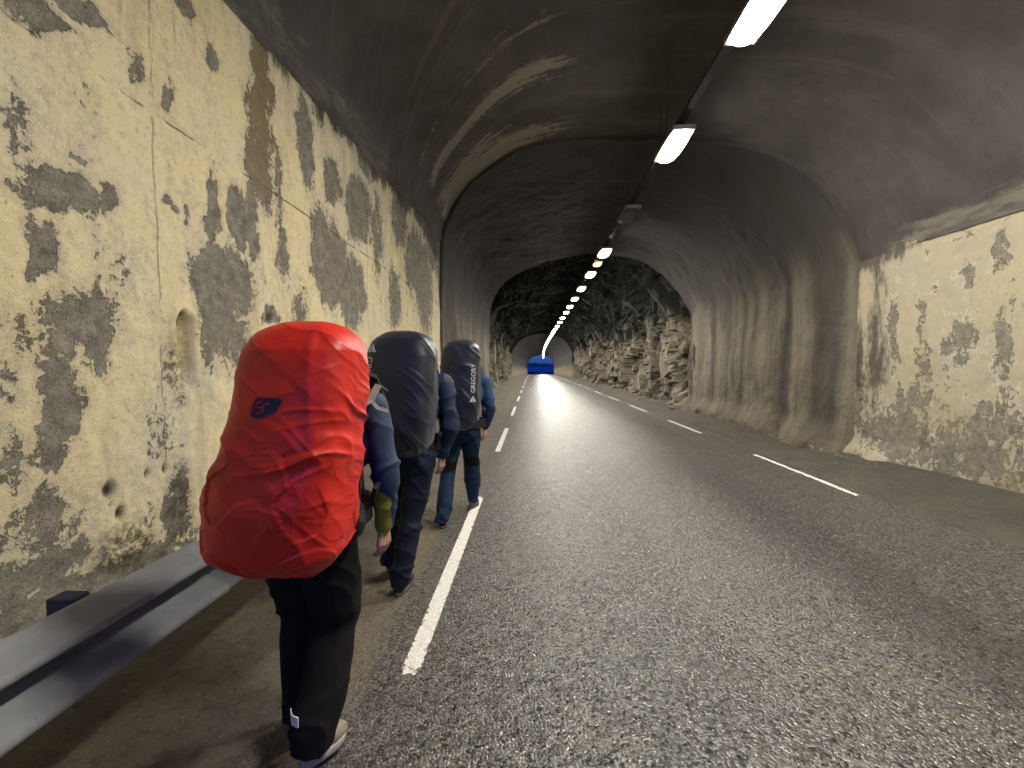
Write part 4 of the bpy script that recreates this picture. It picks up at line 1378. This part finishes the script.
p3 = dark_pack('black covered backpack with white lettering rising on its right, farthest of the three', -.688, 4.05, .98, 1.86, .201, .19, .06, .02, 15, 1)

def jp1(c):
    # rear-inner half of the right sleeve is royal blue, its forearm lime
    right = c[:, 0] > -.735
    axis_x = np.interp(c[:, 2], [.84, 1.13, 1.43], [-.67, -.63, -.705])
    inner = right & (c[:, 0] - axis_x < np.where(c[:, 2] < 1.08, .040, .012))
    lime = inner & (c[:, 2] < 1.07 - 1.0 * np.abs(c[:, 0] - axis_x + .005))
    return np.where(lime, 2, np.where(inner & (c[:, 2] < 1.36), 1, 0))
def tp3(c, legs):
    k = np.array([np.min([abs(p[2] - (l[1][2] + .05)) for l in legs]) for p in c])
    z = c[:, 2]
    kz = legs[0][1][2]
    rag = .012 * vnoise(c * 12, 3)
    return np.where((np.abs(z + rag - (kz + .06)) < .055), 1, 0)

h1 = person('nearest hiker in blue jacket with lime cuff and black trousers, under the red pack', (-.91, 1.72, 0),
    (-.945, 1.68, .94), (((-1.00, 1.72, .0), (-1.02, 1.98, .01)), ((-.872, 1.495, .062), (-.818, 1.725, .0))),
    (-.89, 1.80, 1.27), [(-1.085, 1.81, 1.425), (-.705, 1.81, 1.425)], (-.88, 1.88, 1.49), (-.87, 1.965, 1.585),
    [(-1.14, 1.72, 1.14), (-.630, 1.78, 1.13)], [(-1.10, 1.80, .90), (-.665, 1.84, .875)],
    [M['slate_jacket'], M['royal_jacket'], M['lime_jacket']], [M['black_cloth']], (M['shoe_tan'], M['sole']), jp1, None, [(.03, .2, -1), (-.04, .1, -1)], 11, 1.2)
tv = [c for c in h1.children if c.name.startswith('trousers')][0]
W = np.array([v.co[:] for v in tv.data.vertices]) + np.array((-.91, 1.72, 0))
W = W[(np.abs(W[:, 2] - .25) < .02) & (W[:, 0] > -.96) & (W[:, 1] < 1.66)]
cen = (W.max(0) + W.min(0)) / 2
ang = np.arctan2(W[:, 1] - cen[1], W[:, 0] - cen[0]); rad = np.hypot(W[:, 0] - cen[0], W[:, 1] - cen[1])
pts, nrm = [], []
for k in (208, 219, 230, 241, 252):
    a = math.radians(k); dd = np.abs((ang - a + math.pi) % (2 * math.pi) - math.pi)
    r = rad[dd < .15].max() + .001
    pts.append((cen[0] + r * math.cos(a), cen[1] + r * math.sin(a), .25)); nrm.append((math.cos(a), math.sin(a), 0))
m = MB(); m.strap(pts, nrm, .04, .004)
m.build('reflective_tab', M['reflector'], h1, (-.91, 1.72, 0))
h2 = person('middle hiker in a dark navy jacket and navy trousers, right hand hanging bare', (-.87, 2.95, 0),
    (-.885, 2.96, .95), (((-1.06, 3.02, .06), (-1.06, 3.25, .0)), ((-.925, 2.80, .0), (-.90, 3.06, .0))),
    (-.85, 3.05, 1.31), [(-1.03, 3.07, 1.47), (-.645, 3.05, 1.47)], (-.84, 3.12, 1.55), (-.84, 3.17, 1.67),
    [(-1.10, 3.04, 1.18), (-.585, 3.0, 1.17)], [(-1.05, 3.2, .95), (-.665, 3.07, .935)],
    [M['navy_jacket']], [M['navy_cloth']], (M['shoe_dark'], M['sole_dark']), None, None, [(.03, .2, -1), (-.06, .1, -1)], 31)
h3 = person('farthest hiker in a blue jacket and blue trousers with black knee patches', (-.74, 4.35, 0),
    (-.735, 4.36, .95), (((-.875, 4.02, .0), (-.88, 4.28, .0)), ((-.66, 4.56, .05), (-.64, 4.80, .0))),
    (-.70, 4.42, 1.31), [(-.88, 4.44, 1.47), (-.515, 4.44, 1.455)], (-.70, 4.5, 1.55), (-.70, 4.55, 1.67),
    [(-.96, 4.42, 1.18), (-.43, 4.42, 1.17)], [(-.92, 4.58, .97), (-.50, 4.50, .935)],
    [M['blue_jacket']], [M['blue_cloth'], M['black_cloth']], (M['shoe_dark'], M['sole_dark']), None, tp3, [(.03, .2, -1), (-.06, .1, -1)], 51)
m = MB(); m.box((-.475, 4.372, 1.395), (.035, .004, .016), Matrix.Rotation(.35, 3, 'Z')); m.build('reflective_tab', M['reflector'], h3, (-.74, 4.35, 0))

# ------------------------------------------------------------------ outside: water and far shore at dusk
def outside():
    m = Mat('dusk_water'); p = m.obj()
    m.principled((.10, .15, .16), .6, m.bump(m.noise(p, .05, 4, .6), .2, 1.0))
    o = mesh_np('water', [(-9000, 420, -4.5), (9000, 420, -4.5), (9000, 12000, -4.5), (-9000, 12000, -4.5)], [(0, 1, 2, 3)], [m.m], False)
    tag(o, kind='structure')
    m = Mat('far_shore'); p = m.obj()
    n = m.noise(p, .004, 8, .65)
    m.principled(m.mix(m.step(n, .4, .6), (.05, .07, .06), (.14, .17, .15)), .95)
    xs = np.linspace(-3500, 3500, 500); ys = np.linspace(2600, 5200, 60)
    X, Y = np.meshgrid(xs, ys, indexing='ij')
    q = np.stack([X / 150, Y / 900, 0 * X], -1)
    z = (np.abs(fbm(q, 5, 71)) * 62 + 4) * smooth(2600, 3600, Y) * smooth(5200, 4200, Y) - 6
    o = grid('hills', np.stack([X, Y, z], -1), [m.m])
    tag(o, kind='structure')
outside()

# ------------------------------------------------------------------ sky, camera, output
w = bpy.data.worlds.new('World'); scene.world = w; w.use_nodes = True
nt = w.node_tree; nt.nodes.clear()
sky = nt.nodes.new('ShaderNodeTexSky'); sky.sky_type = 'NISHITA'; sky.sun_disc = False
sky.sun_elevation = math.radians(6.0); sky.sun_rotation = math.radians(180); sky.ozone_density = 6.0
tint = nt.nodes.new('ShaderNodeMix'); tint.data_type = 'RGBA'; tint.blend_type = 'MULTIPLY'; tint.inputs[0].default_value = 1; tint.inputs[7].default_value = (.17, .30, 1.0, 1)
bg = nt.nodes.new('ShaderNodeBackground'); bg.inputs[1].default_value = .27
wo = nt.nodes.new('ShaderNodeOutputWorld')
nt.links.new(sky.outputs[0], tint.inputs[6]); nt.links.new(tint.outputs[2], bg.inputs[0]); nt.links.new(bg.outputs[0], wo.inputs[0])

cam = bpy.data.cameras.new('camera'); co = bpy.data.objects.new('camera', cam); COL.objects.link(co)
cam.sensor_width = 36; cam.lens = 36 * 420 / 1024; cam.clip_start = .05; cam.clip_end = 20000
yaw = math.atan(19.5 / 420); pit = math.atan(18 / 420 * math.cos(yaw))
co.location = (0, 0, 1.6); co.rotation_euler = (math.pi / 2 - pit, 0, yaw)
scene.camera = co
vs = scene.view_settings
vs.view_transform = 'Standard'; vs.look = 'None'; vs.exposure = .15; vs.gamma = 1; vs.use_curve_mapping = False
scene.render.engine = 'CYCLES'
scene.cycles.use_denoising = True
scene.cycles.max_bounces = 6
scene.cycles.diffuse_bounces = 4
scene.cycles.sample_clamp_indirect = 12
scene.cycles.caustics_reflective = False
scene.cycles.caustics_refractive = False
scene.cycles.sample_clamp_direct = 30
scene.cycles.blur_glossy = .3
